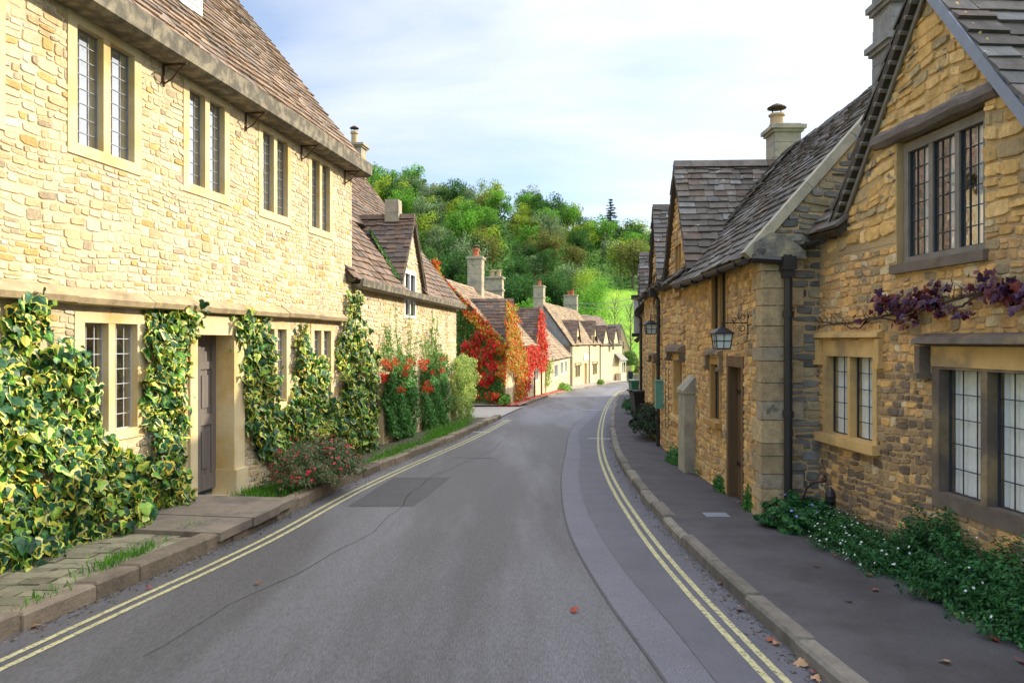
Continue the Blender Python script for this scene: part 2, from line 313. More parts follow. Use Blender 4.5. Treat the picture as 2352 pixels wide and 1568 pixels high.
def stones(W, mb, poly, ops, seed, h=(0.08, 0.15), w=(0.10, 0.34), pal=None, o=0.0, dom=0.016, gap=0.010, mi=0, zfun=None, sf=1.0, wob=0.04):
    r = random.Random(seed); z = min(p[1] for p in poly); top = max(p[1] for p in poly); ph = [r.uniform(0, 6.3) for _ in range(6)]
    def warp(s, z): return z + wob*(math.sin(s*1.1+ph[0]+z*0.7) + 0.6*math.sin(s*2.7+ph[1]+z*2.1) + 0.35*math.sin(s*6.1+ph[2]-z*3.0))*0.6
    V = []; Q = []; cq = []; T = []; ct = []
    while z < top:
        hh = r.uniform(*h); zm = z + hh/2; sp = span(poly, zm)
        if sp:
            iv = [sp]
            for op in ops:
                if op[2] < z+hh*0.72 and op[3] > z+hh*0.28:
                    nv = []
                    for a, b in iv:
                        if op[0] > a: nv.append((a, min(b, op[0])))
                        if op[1] < b: nv.append((max(a, op[1]), b))
                    iv = [q for q in nv if q[1]-q[0] > 0.03]
            for a, b in iv:
                s = a
                while s < b - 0.02:
                    ww = r.uniform(*w)*(0.7+0.6*hh/h[1])
                    if b-(s+ww) < w[0]*0.8: ww = b-s
                    sub = [(z, hh)]
                    if hh > h[0]*1.5 and r.random() < 0.12: k = r.uniform(0.4, 0.6); sub = [(z, hh*k), (z+hh*k, hh*(1-k))]
                    for zb, h2 in sub:
                        col = pal(r, s, zb); g = gap*r.uniform(0.5, 1.4); j = min(0.022, h2*0.17); h3 = h2*r.uniform(.84, 1.0); zb += (h2-h3)*r.random(); h2 = h3
                        c = [(s+g+r.uniform(-j, j)*.6, zb+g+r.uniform(-j, j)), (s+ww-g+r.uniform(-j, j)*.6, zb+g+r.uniform(-j, j)),
                             (s+ww-g+r.uniform(-j, j)*.6, zb+h2-g+r.uniform(-j, j)), (s+g+r.uniform(-j, j)*.6, zb+h2-g+r.uniform(-j, j))]
                        ring = []
                        for i in range(4):
                            p0, p1 = c[i], c[(i+1) % 4]; k = r.uniform(0.07, 0.24)
                            ring.append((p0[0]+(p1[0]-p0[0])*k, p0[1]+(p1[1]-p0[1])*k)); k = r.uniform(0.07, 0.24)
                            ring.append((p1[0]+(p0[0]-p1[0])*k, p1[1]+(p0[1]-p1[1])*k))
                        cx = sum(p[0] for p in ring)/8; cz = sum(p[1] for p in ring)/8; d = dom*r.uniform(0.05, 1.25)
                        ins = min(0.010, h2*0.11); ks = 1-2*ins/max(ww, 0.06); kz = 1-2*ins/max(h2, 0.05)
                        tx, tz = r.uniform(-.35, .35)*d, r.uniform(-.35, .35)*d; n0 = len(V)
                        for p in ring: V.append(W.P(p[0], warp(*p), o-0.006))
                        for p in ring:
                            q = (cx+(p[0]-cx)*ks, cz+(p[1]-cz)*kz)
                            V.append(W.P(q[0], warp(*q), o+d+tx*(q[0]-cx)/ww*2+tz*(q[1]-cz)/h2*2))
                        for i in range(8): Q.append([n0+i, n0+(i+1) % 8, n0+8+(i+1) % 8, n0+8+i]); cq.append(col)
                        T.append([n0+8+i for i in range(8)]); ct.append(col)
                    s += ww
        z += hh
    if V:
        mb.add(V, Q, cq, mi); mb.add(V, T, ct, mi)
def tiles(mb, P0, sd_, ud, nd, poly, seed, e=(0.26, 0.13), w=(0.18, 0.42), pal=None, th=(0.014, 0.035), mi=0):
    """poly in (s, v) on the slope; v runs up the slope."""
    r = random.Random(seed); P0, sd_, ud, nd = (np.array(q, float) for q in (P0, sd_, ud, nd))
    top = max(p[1] for p in poly); v = min(p[1] for p in poly); V = []; Q = []; cl = []; v0 = v; sag = [r.uniform(0, 6) for _ in range(3)]
    while v < top:
        f = (v-v0)/max(top-v0, 1e-3); ex = (e[0]+(e[1]-e[0])*f)*r.uniform(0.9, 1.1); ws = 1-0.4*f
        sp = span(poly, min(v+ex*0.5, top-1e-3))
        if sp:
            s = sp[0]-r.uniform(0, 0.02)
            while s < sp[1]-0.03:
                ww = r.uniform(*w)*ws
                if sp[1]-(s+ww) < w[0]*ws*0.7: ww = sp[1]-s+r.uniform(0, 0.02)
                t = r.uniform(*th); col = pal(r); a, b = s+0.003, s+ww-0.003; dv = r.uniform(-0.018, 0.018); dw = r.uniform(-0.012, 0.012)
                l = ex*1.25; up = 0.010+t
                ru = 0.012*math.sin(s*1.7+sag[0])+0.010*math.sin(v*2.3+sag[1]+s)
                cn = [(a, v+dv, 0.0), (b, v+dv+dw, 0.0), (b, min(v+l, top), 0.0), (a, min(v+l, top), 0.0)]
                hts = [up, up+r.uniform(-.006, .006), 0.008, 0.008]; n0 = len(V)
                for (q, u, _), hq in zip(cn, hts): V.append(P0+sd_*q+ud*u+nd*(hq-t+ru))
                for (q, u, _), hq in zip(cn, hts): V.append(P0+sd_*q+ud*u+nd*(hq+ru))
                Q += [[n0+4, n0+5, n0+6, n0+7], [n0, n0+1, n0+5, n0+4], [n0+1, n0+2, n0+6, n0+5], [n0+3, n0, n0+4, n0+7]]; cl += [col]*4
                s += ww
        v += ex
    mb.add(np.array(V), Q, cl, mi)
def slope(W, root, name, sa, sb, ze, pitch, run, ov, seed, pal, mat_, poly=None, e=(0.26, 0.13), w=(0.18, 0.42), back=False, depth=None, ends=0.1, th=(0.014, 0.035), label=None):
    """stone-slated slope above the wall W between sa and sb; run = horizontal distance from wall to ridge"""
    p = R(pitch); n = np.array([W.n[0], W.n[1], 0]); d = np.array([W.d[0], W.d[1], 0.0]); zt = np.array([0, 0, 1.0])
    if back:
        o = W.P(sa-ends, ze-ov*math.tan(p), -(depth)-ov); ud = n*math.cos(p)+zt*math.sin(p); nd = -n*math.sin(p)+zt*math.cos(p)
    else:
        o = W.P(sa-ends, ze-ov*math.tan(p), ov); ud = -n*math.cos(p)+zt*math.sin(p); nd = n*math.sin(p)+zt*math.cos(p)
    Ls = sb-sa+2*ends; H = (run+ov)/math.cos(p); poly = poly or [(0, 0), (Ls, 0), (Ls, H), (0, H)]
    mb = MB(); tiles(mb, o, d, ud, nd, poly, seed, e, w, pal, th)
    q = [(max(a, 0.02), b) for a, b in poly]
    A = [np.array(o)+d*a+ud*b-nd*0.09 for a, b in q]; B = [np.array(o)+d*a+ud*b-nd*0.012 for a, b in q]
    mb.prism(A, B, mi=1)
    ob = mb.build(name, [mat_, 'underlay'], root)
    if label: ob['label'] = label
    return o, d, ud, nd, H
def ridge(W, root, sa, sb, zr, run, seed, pal, mat_, sz=0.10):
    r = random.Random(seed); mb = MB(); s = sa
    while s < sb-0.05:
        l = min(r.uniform(0.35, 0.55), sb-s); k = r.uniform(0.9, 1.15)*sz; dz = r.uniform(-.01, .012); col = pal(r)
        A = [W.P(s+.004, zr-k+dz, -run+k*1.1), W.P(s+.004, zr+k*0.35+dz, -run+k*.25), W.P(s+.004, zr+k*0.35+dz, -run-k*.25), W.P(s+.004, zr-k+dz, -run-k*1.1)]
        B = [W.P(s+l-.004, zr-k+dz, -run+k*1.1), W.P(s+l-.004, zr+k*0.35+dz, -run+k*.25), W.P(s+l-.004, zr+k*0.35+dz, -run-k*.25), W.P(s+l-.004, zr-k+dz, -run-k*1.1)]
        mb.prism(A, B, col); s += l
    mb.build('ridge', mat_, root)
def dormer(W, root, sc, hw, ze, zp, zb, seed, pal, wallmat, roofmat, stone=None, ops=(), face_o=0.02, back=1.6, ov=0.10, e=(0.2, 0.14), w=(0.18, 0.4), name='dormer', stonemat=None, label=None, gmat=None):
    """gabled wall-dormer: face polygon from zb to the apex zp, eaves at ze"""
    poly = [(sc-hw, zb), (sc+hw, zb), (sc+hw, ze), (sc, zp), (sc-hw, ze)]
    mb = MB(); backing(W, mb, poly, list(ops), -0.22, face_o, 0)
    for sg in (-1, 1):   # cheeks
        W.box(mb, sc+sg*hw-0.1*(sg > 0), sc+sg*hw+0.1*(sg < 0), zb, ze-0.02, -back, -0.221, mi=0)
    if stone: stones(W, mb, poly, list(ops), seed, o=face_o+0.004, mi=1, **stone)
    d = mb.build(name, [wallmat, stonemat or wallmat], root)
    if label: d['label'] = label
    rise = zp-ze; hyp = math.hypot(hw, rise); nrm = np.array([W.n[0], W.n[1], 0]); dd = np.array([W.d[0], W.d[1], 0.0]); zt = np.array([0, 0, 1.0])
    m2 = MB(); fo = face_o+0.09; ext = 0.12
    for sg in (-1, 1):
        ud = (-sg*dd*hw + zt*rise)/hyp; nd = (sg*dd*rise + zt*hw)/hyp
        foot = np.array(W.P(sc+sg*hw, ze, fo)) - ud*ext
        H = hyp+ext+0.03
        kv = back*1.0
        tiles(m2, foot+nd*0.02, -nrm, ud, nd, [(0, 0), (0.35, 0), (back+fo, H), (0, H)] if False else [(0, 0), (back+fo, 0), (back+fo, H), (0, H)], seed+sg+7, e, w, pal)
        A = [foot-nd*0.07, foot-nd*0.07-nrm*(back+fo), foot-nd*0.07-nrm*(back+fo)+ud*H, foot-nd*0.07+ud*H]
        m2.prism(A, [a+nd*0.075 for a in A], mi=1)
    rr = random.Random(seed+3); s = -fo
    while s < back:
        l = rr.uniform(.3, .45); k = 0.09; q = pal(rr)
        def ring(o): return [W.P(sc-k*1.1, zp-k*.9+.06, -o), W.P(sc-k*.3, zp+.1, -o), W.P(sc+k*.3, zp+.1, -o), W.P(sc+k*1.1, zp-k*.9+.06, -o)]
        m2.prism(ring(s+.004), ring(min(s+l, back)), q); s += l
    m2.build('dormer_roof', [roofmat, 'underlay'], d)
    return d
def window(W, root, s0, s1, z0, z1, n=2, jamb=0.12, head=0.14, sill=0.10, mull=0.10, depth=0.12, proud=0.012, rows=7, cols=3, fm='ashlar_l',
           bm='lead_dark', gm='glass_l', curtain=None, sillout=0.0, label=None, bar=0.008, far=False, seed=0, inner=None, cfrac=1.0, name='window'):
    mb = MB(); ob = -depth-0.05
    W.box(mb, s0, s1, z1-head, z1, ob, proud)
    W.box(mb, s0, s1, z0, z0+sill, ob, proud)
    if sillout: W.box(mb, s0-0.05, s1+0.05, z0-0.01, z0+sill*0.9, proud-0.02, proud+sillout)
    W.box(mb, s0, s0+jamb, z0+sill, z1-head, ob, proud-0.001); W.box(mb, s1-jamb, s1, z0+sill, z1-head, ob, proud-0.001)
    a, b = s0+jamb, s1-jamb; wl = (b-a-(n-1)*mull)/n; lights = [(a+i*(wl+mull), a+i*(wl+mull)+wl) for i in range(n)]
    for i in range(n-1): W.box(mb, lights[i][1], lights[i+1][0], z0+sill, z1-head, ob, proud-0.006)
    p = mb.build(name, fm, root)
    if label: p['label'] = label
    zb, zt = z0+sill, z1-head
    g = MB()
    for l in lights:
        g.add([W.P(l[0], zb, -depth), W.P(l[1], zb, -depth), W.P(l[1], zt, -depth), W.P(l[0], zt, -depth)], [0, 1, 2, 3])
    g.build('pane', gm, p)
    ld = MB()
    for l in lights:
        f = bar*1.2
        if inner:   # metal casement rim
            W.box(ld, l[0], l[0]+f, zb, zt, -depth-.005, -depth+.014); W.box(ld, l[1]-f, l[1], zb, zt, -depth-.005, -depth+.014)
            W.box(ld, l[0]+f, l[1]-f, zb, zb+f, -depth-.005, -depth+.013); W.box(ld, l[0]+f, l[1]-f, zt-f, zt, -depth-.005, -depth+.013)
        for i in range(1, cols): q = l[0]+(l[1]-l[0])*i/cols; W.box(ld, q-bar/2, q+bar/2, zb+.001, zt-.001, -depth+.001, -depth+.008)
        for i in range(1, rows): q = zb+(zt-zb)*i/rows; W.box(ld, l[0]+.001, l[1]-.001, q-bar/2, q+bar/2, -depth+.001, -depth+.009)
    if ld.ch: ld.build('leading' if not far else 'glazing_bar', bm, p)
    rm = MB(); W.box(rm, s0+.02, s1-.02, z0+.02, z1-.02, -depth-0.40, -depth-0.33); rm.build('dark_panel', 'room_shade', p)  # near-black panel painted in for the unlit depth behind the glass
    if curtain:
        cu = MB(); r = random.Random(seed)
        for l in lights:
            k = 24; x0, x1 = l[0]-.01, l[0]-.03+(l[1]-l[0]+.02)*cfrac; P_ = []
            for i in range(k+1):
                q = x0+(x1-x0)*i/k; o = -depth-0.035+0.014*math.sin(i*1.3+r.random()*.6)
                P_ += [W.P(q, zb-.03, o), W.P(q, zt+.03, o)]
            cu.add(P_, [[2*i, 2*i+2, 2*i+3, 2*i+1] for i in range(k)])
        cu.build('curtain', curtain, p, smooth=True)
    return p, (s0+.015, s1-.015, z0+.015, z1-.015)
def hood(W, root, s0, s1, z, drop=0.22, t=0.05, out=0.09, m='ashlar_r', p=None):
    mb = MB()
    A = [(s0-.09, z), (s1+.09, z)]
    pts = lambda s: [W.P(s, z, .0), W.P(s, z+t*.3, out), W.P(s, z+t, out*.9), W.P(s, z+t*1.7, 0)]
    mb.prism(pts(s0-.1), pts(s1+.1))
    for q in (s0-.1, s1+.03): W.box(mb, q, q+.07, z-drop, z-.001, 0, out*.75); W.box(mb, q-.015, q+.085, z-drop-.05, z-drop, 0, out)
    return mb.build('hood_mould', m, p or root)
def chimney(root, c, w, d, z0, z1, ang, m, ledges=((0.12, 0.05),), pots=(), seed=0, potm='clay', cap=True, label=None):
    r = random.Random(seed); a = R(ang); ux = np.array([math.cos(a), -math.sin(a)]); uy = np.array([math.sin(a), math.cos(a)])
    def bx(mb, hw, hd, za, zb, col=(1, 1, 1)):
        q = [np.array(c)+ux*i*hw+uy*j*hd for i, j in ((-1, -1), (1, -1), (1, 1), (-1, 1))]
        mb.hexa([(p[0], p[1], za) for p in q]+[(p[0], p[1], zb) for p in q], col)
    mb = MB(); z = z0; k = 0
    while z < z1-.01:       # ashlar courses with slightly different sizes
        h = min(r.uniform(0.20, 0.30), z1-z); j = r.uniform(-.006, .006); bx(mb, w/2+j, d/2+j, z, z+h-.006); bx(mb, w/2-.012, d/2-.012, z+h-.006, z+h); z += h
    for dz, out_ in ledges: bx(mb, w/2+out_, d/2+out_, z1-dz-.07, z1-dz); bx(mb, w/2+out_*.5, d/2+out_*.5, z1-dz-.12, z1-dz-.07)
    ob = mb.build('chimney', m, root)
    if label: ob['label'] = label
    for px_, h, rad, cp in pots:
        q = np.array(c)+ux*px_
        pm = MB(); pm.lathe((q[0], q[1], z1-.01), [(rad*1.1, 0), (rad*1.1, .04), (rad*.95, .05), (rad*.9, h*.8), (rad*1.15, h*.84), (rad*1.15, h*.95), (rad, h), (rad*.7, h), (rad*.7, h-.1)])
        po = pm.build('chimney_pot', potm, ob, smooth=False)
        if cp:
            cm_ = MB()
            for i in range(4): t = math.pi/2*i+.4; cm_.tube([(q[0]+rad*.8*math.cos(t), q[1]+rad*.8*math.sin(t), z1+h-.03), (q[0]+rad*.8*math.cos(t), q[1]+rad*.8*math.sin(t), z1+h+.1)], .008, 4)
            cm_.lathe((q[0], q[1], z1+h+.09), [(rad*1.35, 0), (rad*1.3, .02), (rad*.6, .07), (.001, .10)])
            cm_.lathe((q[0], q[1], z1+h+.09), [(.001, .012), (rad*1.35, 0)])
            cm_.build('cowl', 'rust', ob)
    return ob

# ------------------------------------------------------------------ leaves
def norm(a): return a/np.maximum(np.linalg.norm(a, axis=-1, keepdims=True), 1e-9)
def leaf_shape(kind):
    if kind in ('ivy', 'ivy2'):
        sc_ = .60 if kind == 'ivy' else .84; ox = .0 if kind == 'ivy' else .05
        o = [(0, .38), (.2, .5), (.42, .42), (.55, .16), (.36, .0), (.3, -.26), (0, -.62), (-.3, -.26), (-.36, .0), (-.55, .16), (-.42, .42), (-.2, .5)]
        n = len(o); outer = [(x, y, -.42*abs(x)-.30*(y-.1)**2) for x, y in o]; inner = [((x+ox)*sc_*(1+.12*math.sin(i*2.3)), .02+(y-.02)*sc_*(1+.10*math.cos(i*1.9)), -.42*abs(x*sc_)-.30*(y*.7-.1)**2+.008) for i, (x, y) in enumerate(o)]
        return np.array(outer+inner+[(0, .0, .0)]), [(np.array([[i, (i+1) % n, n+(i+1) % n, n+i] for i in range(n)]), 0), (np.array([[n+i, n+(i+1) % n, 2*n] for i in range(n)]), 1)]
    if kind == 'maple':
        o = [(0, .3), (.15, .42), (.5, .45), (.38, .2), (.6, .0), (.3, -.12), (.25, -.4), (0, -.65), (-.25, -.4), (-.3, -.12), (-.6, .0), (-.38, .2), (-.5, .45), (-.15, .42)]
        n = len(o); return np.array([(x, y, -.25*abs(x)) for x, y in o]+[(0, 0, .05)]), [(np.array([[i, (i+1) % n, n] for i in range(n)]), 0)]
    if kind == 'oval':
        return np.array([(0, .5, 0), (.26, .1, -.06), (0, -.5, 0), (-.26, .1, -.06)]), [(np.array([[0, 1, 2], [0, 2, 3]]), 0)]
    if kind == 'blade':
        return np.array([(-.06, 0, 0), (.06, 0, 0), (.03, -.6, .08), (0, -1, .25)]), [(np.array([[0, 1, 2, 3]]), 0)]
    if kind == 'star':
        return np.array([(.5*math.cos(i*math.pi/5)*(1 if i % 2 == 0 else .45), .5*math.sin(i*math.pi/5)*(1 if i % 2 == 0 else .45), 0) for i in range(10)]), [(np.array([list(range(10))]), 0)]
def leaves(mb, P_, Nn, T, size, kind, cols):
    """P positions, N facing, T direction of the leaf base (tip points to -T)"""
    P_ = np.asarray(P_); Nn = norm(np.asarray(Nn)); T = np.asarray(T); T = norm(T-Nn*(T*Nn).sum(1, keepdims=True)); B = np.cross(T, Nn)
    V, FS = leaf_shape(kind); size = np.asarray(size).reshape(-1, 1, 1)
    W_ = P_[:, None]+size*(B[:, None]*V[None, :, :1]+T[:, None]*V[None, :, 1:2]+Nn[:, None]*V[None, :, 2:3]); K = len(V); n = len(P_)
    for i, (fc, slot) in enumerate(FS):
        FF = (fc[None]+np.arange(n)[:, None, None]*K).reshape(-1, fc.shape[1]); cc_ = np.repeat(cols[slot], len(fc), 0)
        mb.add(W_.reshape(-1, 3), FF, cc_)
def rnd(n, rs): return rs.normal(size=(n, 3))
def in_poly(p, poly):
    x, y = p[:, 0], p[:, 1]; c = np.zeros(len(p), bool); n = len(poly)
    for i in range(n):
        (a, b), (u, v) = poly[i], poly[(i+1) % n]
        if b == v: continue
        c ^= ((b > y) != (v > y)) & (x < (u-a)*(y-b)/(v-b)+a)
    return c
def scat(polys, n, rs):
    out_ = []; A = []
    for p in polys:
        q = np.array(p); x, y = q[:, 0], q[:, 1]; A.append(abs((x*np.roll(y, -1)-y*np.roll(x, -1)).sum())/2)
    for p, a in zip(polys, A):
        q = np.array(p); m = int(n*a/sum(A)); got = np.zeros((0, 2))
        while len(got) < m:
            c = rs.uniform(q.min(0), q.max(0), (m*3+20, 2)); got = np.concatenate([got, c[in_poly(c, p)]])
        out_.append(got[:m])
    return np.concatenate(out_)
def mixcol(n, rs, pal, var=0.15):
    w = np.array([p[0] for p in pal], float); w /= w.sum(); i = rs.choice(len(pal), n, p=w)
    c = np.array([p[1] for p in pal], float)[i]; return c*rs.uniform(1-var, 1+var, (n, 1))
def creeper(W, name, label, cat, polys_px, n, size, thick, kind, pal, seed, o=0.0, mt='leaf', droop=0.8, pal2=None, stems=None, group=None, edge=None, base=None):
    """a climbing plant on wall W; outline given on the photograph, laid on the wall's own plane"""
    rs = np.random.RandomState(seed)
    polys = [[W.sz(*p, o) for p in q] for q in polys_px]
    q = scat(polys, n, rs)
    # clumping
    off = o+thick*(0.25+0.75*rs.rand(len(q)))*(0.55+0.45*np.sin(q[:, 0]*5+seed)*np.cos(q[:, 1]*6))
    if base is not None: off = off*(1+base*np.clip((1.2-(q[:, 1]-q[:, 1].min()))/1.2, 0, 1))
    q = q+rs.normal(size=q.shape)*size*0.35
    Pp = W.p[None]+W.d[None]*q[:, :1]+W.n[None]*off[:, None]; P3 = np.concatenate([Pp, q[:, 1:]], 1)
    nn = np.array([W.n[0], W.n[1], 0.25])[None]+rs.normal(size=P3.shape)*0.55
    T = np.array([0, 0, 1.0])[None]*droop+rs.normal(size=P3.shape)*0.4
    sz = size*(0.45+0.95*rs.rand(len(P3))**1.3); c0 = mixcol(len(P3), rs, pal); cols = [c0] if pal2 is None else [c0, mixcol(len(P3), rs, pal2, .3)]
    root = thing(name, label, cat, W.P(float(q[:, 0].mean()), float(q[:, 1].min()), 0), group)
    mb = MB()
    if kind == 'ivy':
        h = rs.rand(len(P3)) < .5
        for kk, q_ in (('ivy', h), ('ivy2', ~h)): leaves(mb, P3[q_], nn[q_], T[q_], sz[q_], kk, [c[q_] for c in cols])
    else: leaves(mb, P3, nn, T, sz, kind, cols)
    f = mb.build('foliage', mt, root)
    if stems:
        sm = MB(); r = random.Random(seed)
        for pth, rad in stems:
            pp = [W.sz(*p, o) for p in pth]; P_ = []
            for i in range(len(pp)-1):
                for k in range(4):
                    t = k/4; P_.append(W.P(pp[i][0]+(pp[i+1][0]-pp[i][0])*t+r.uniform(-.02, .02), pp[i][1]+(pp[i+1][1]-pp[i][1])*t+r.uniform(-.02, .02), o+.03+r.uniform(0, .04)))
            P_.append(W.P(*pp[-1], o+.03)); m = len(P_); sm.tube(P_, [rad*(1-.7*i/m) for i in range(m)], 5)
        sm.build('stem', 'twig', root)
    return root
def bush(name, label, cat, c, rad, n, size, pal, seed, kind='oval', mt='leaf_dull', flowers=None, group=None, stem=True, lump=0.25, zbase=None, up=0.3):
    rs = np.random.RandomState(seed); u = norm(rnd(n, rs)); u[:, 2] = np.abs(u[:, 2])*1.0-.15
    lum = 1+lump*np.sin(u[:, 0]*5+seed)*np.sin(u[:, 1]*6+seed*2)*np.cos(u[:, 2]*5)+lump*.5*np.sin(u[:, 0]*13+u[:, 2]*11)
    rr = (rs.rand(n)**0.35)*lum
    P_ = np.array(c)[None]+u*rr[:, None]*np.array(rad)[None]; zb = c[2]-0.02 if zbase is None else zbase; P_[:, 2] = np.maximum(P_[:, 2], zb+rs.rand(n)*.04)
    root = thing(name, label, cat, (c[0], c[1], zb), group)
    mb = MB(); leaves(mb, P_, u+rnd(n, rs)*.6+np.array([0, 0, up]), rnd(n, rs)+np.array([0, 0, .5]), size*rs.uniform(.6, 1.3, n), kind, [mixcol(n, rs, pal, .25)])
    mb.build('foliage', mt, root)
    if stem:
        sm = MB(); r = random.Random(seed)
        for i in range(7):
            a = r.uniform(0, 6.28); k = r.uniform(.3, .75)
            sm.tube([(c[0], c[1], zb-.03), (c[0]+math.cos(a)*rad[0]*k*.5, c[1]+math.sin(a)*rad[1]*k*.5, zb+(c[2]-zb+rad[2])*.4), (c[0]+math.cos(a)*rad[0]*k, c[1]+math.sin(a)*rad[1]*k, zb+(c[2]-zb+rad[2]*.8)*.85)], [.012, .008, .003], 5)
        sm.build('stem', 'twig', root)
    if flowers:
        m, fs, fp, fk = flowers; u = norm(rnd(m, rs)); u[:, 2] = np.abs(u[:, 2])
        P_ = np.array(c)[None]+u*np.array(rad)[None]*(1.0+.12*rs.rand(m, 1)); P_[:, 2] = np.maximum(P_[:, 2], zb+.05)
        fm = MB(); leaves(fm, P_, u+rnd(m, rs)*.3+np.array([0, 0, .5]), rnd(m, rs), fs*rs.uniform(.7, 1.2, m), fk, [mixcol(m, rs, fp, .15)]); fm.build('flowers', 'leaf_dull', root, kind='stuff')
    return root

# ------------------------------------------------------------------ ground, road, pavements
def herm(pts):
    Y = np.array([p[1] for p in pts]); X = np.array([p[0] for p in pts]); o = np.argsort(Y); Y, X = Y[o], X[o]
    m = np.gradient(X, Y)
    def f(y):
        i = int(np.clip(np.searchsorted(Y, y)-1, 0, len(Y)-2)); h = Y[i+1]-Y[i]; t = (y-Y[i])/h
        if y < Y[0]: return X[0]+(y-Y[0])*m[0]
        if y > Y[-1]: return X[-1]+(y-Y[-1])*m[-1]
        return X[i]*(2*t**3-3*t*t+1)+m[i]*h*(t**3-2*t*t+t)+X[i+1]*(-2*t**3+3*t*t)+m[i+1]*h*(t**3-t*t)
    return f
KL = herm([(-4.9, -6)]+[gpt(*p) for p in [(0, 1473), (207, 1384), (338, 1329), (503, 1257), (738, 1141), (1070, 1000), (1150, 962), (1240, 918), (1310, 899), (1400, 882), (1455, 874.5)]])
KR = herm([(3.1, -6)]+[gpt(*p) for p in [(1901, 1568), (1600, 1290), (1500, 1178), (1420, 1060), (1403, 1000), (1403, 960), (1410, 930), (1425, 905), (1450, 888)]]+[(15.2, 84)])
YS = list(np.arange(-6, 12, 0.4))+list(np.arange(12, 30, 0.8))+list(np.arange(30, 90, 2.0))
def strip(name, fa, fb, dz, m, y0, y1, step=None, **tags):
    ys = [y for y in YS if y0 < y < y1]; ys = [y0]+ys+[y1]; V = []
    for y in ys: V += [(fa(y), y, road_z(y)+dz), (fb(y), y, road_z(y)+dz)]
    mb = MB(); mb.add(V, [[2*i, 2*i+1, 2*i+3, 2*i+2] for i in range(len(ys)-1)])
    return mb.build(name, m, origin=(fa(y0), y0, road_z(y0)+dz), **tags)
mb = MB(); V = []
for y in (-60, -6, 0, 100, 700): V += [(-500, y, road_z(y)-.05), (500, y, road_z(y)-.05)]
mb.add(V, [[2*i, 2*i+1, 2*i+3, 2*i+2] for i in range(4)]); mb.build('ground', 'grass_ground', kind='structure')
strip('road', lambda y: KL(y)-.25, lambda y: KR(y)+.25, 0, 'asphalt', -6, 90, kind='structure')
for k, (a, b) in enumerate([(-.195, -.24), (-.29, -.335)]): strip('yellow_line', lambda y: KR(y)+b, lambda y: KR(y)+a, .004, 'yellow_line', -5, 52, kind='structure')
for k, (a, b) in enumerate([(.245, .29), (.355, .40)]): strip('yellow_line', lambda y: KL(y)+a, lambda y: KL(y)+b, .004, 'yellow_line', -5, 24.3, kind='structure')
def cr7(x, y): return ((1000+x/2.218)*.91875, (1000+y/2.218)*.91875)
SA = herm([(1.0, -6)]+[gpt(*cr7(*p)) for p in [(1480, 1568), (1150, 1110), (950, 760), (895, 500), (920, 280), (940, 180), (1050, 60), (1110, 0)]]+[(5.3, 45), (8.9, 64)])
SB = herm([(1.65, -6)]+[gpt(*cr7(*p)) for p in [(1750, 1568), (1500, 1250), (1250, 960), (1080, 700), (1000, 500), (1000, 280), (990, 180), (1075, 90), (1135, 0)]]+[(5.9, 45), (9.5, 64)])
strip('road_patch', SA, SB, .004, 'asphalt_light', -5, 60, kind='structure')
strip('road_seam', lambda y: SA(y)-.012, lambda y: SA(y)+.008, .006, 'asphalt_dark', -5, 24, kind='structure')
# darker resurfaced lane edge beside the strip, along the right kerb
strip('road_patch', lambda y: SB(y)+.01, lambda y: KR(y)+.2, .002, 'asphalt_mid', -5, 30, kind='structure')
q = [gpt(*p) for p in [(798, 1163), (950, 1163), (1035, 1096), (905, 1096)]]
mb = MB(); mb.add([(x, y, road_z(y)+.003) for x, y in q], [0, 1, 2, 3]); mb.build('road_patch', 'asphalt_dark', origin=(*q[0], road_z(q[0][1])), kind='structure')
for cx_, cy_, wpx in ((1158, 966, 22), (1362, 941, 62), (1376, 1007, 50), (1085, 1050, 92), (1095, 992, 60)):
    a = gpt(cx_-wpx/2, cy_); b = gpt(cx_+wpx/2, cy_+1); m_ = MB(); t = .06 if wpx < 70 else .035
    m_.add([(a[0], a[1]-t, road_z(a[1])+.009), (b[0], b[1]-t, road_z(b[1])+.009), (b[0], b[1]+t, road_z(b[1])+.009), (a[0], a[1]+t, road_z(a[1])+.009)], [0, 1, 2, 3])
    m_.build('road_marking', 'white_line' if wpx < 70 else 'asphalt_light', origin=(*a, road_z(a[1])), kind='structure')
def kerb(f, side, y0, y1, lo, hi, wd, h, seed, gap=None):
    r = random.Random(seed); mb = MB(); y = y0
    while y < y1:
        l = r.uniform(lo, hi)*(1 if y < 30 else 2.2); a, b = y+.006, y+l-.006; hh = h+r.uniform(-.012, .012); ww = wd+r.uniform(-.015, .015); j = r.uniform(-.012, .012)
        c = np.array((.22, .175, .125))*r.uniform(.6, 1.15) if side < 0 else np.array((.20, .175, .14))*r.uniform(.7, 1.15)
        P_ = [(f(a)+j, a), (f(b)+j, b), (f(b)+j+side*ww, b), (f(a)+j+side*ww, a)]; e = .022; cx_ = sum(p[0] for p in P_)/4; cy_ = (a+b)/2
        A = [(x, yy, road_z(yy)-.05) for x, yy in P_]; B = [(x, yy, road_z(yy)+hh-e) for x, yy in P_]
        T_ = [(x+(e if x < cx_ else -e)*.8, yy+(e if yy < cy_ else -e)*.6, road_z(yy)+hh) for x, yy in P_]
        mb.prism(A, B, c); V_ = B+T_; mb.add(V_, [[i, (i+1) % 4, 4+(i+1) % 4, 4+i] for i in range(4)], c); mb.add(V_, [[4, 5, 6, 7]], c)
        y += l
    return mb
kerb(KL, -1, -5, 24.5, .45, 1.0, .20, .135, 3).build('kerb', 'kerb_l', origin=(-3, 5, 0), kind='structure')
kerb(KL, -1, 33, 86, .8, 1.2, .14, .10, 4).build('kerb', 'kerb_l', origin=(2, 40, 0), kind='structure')
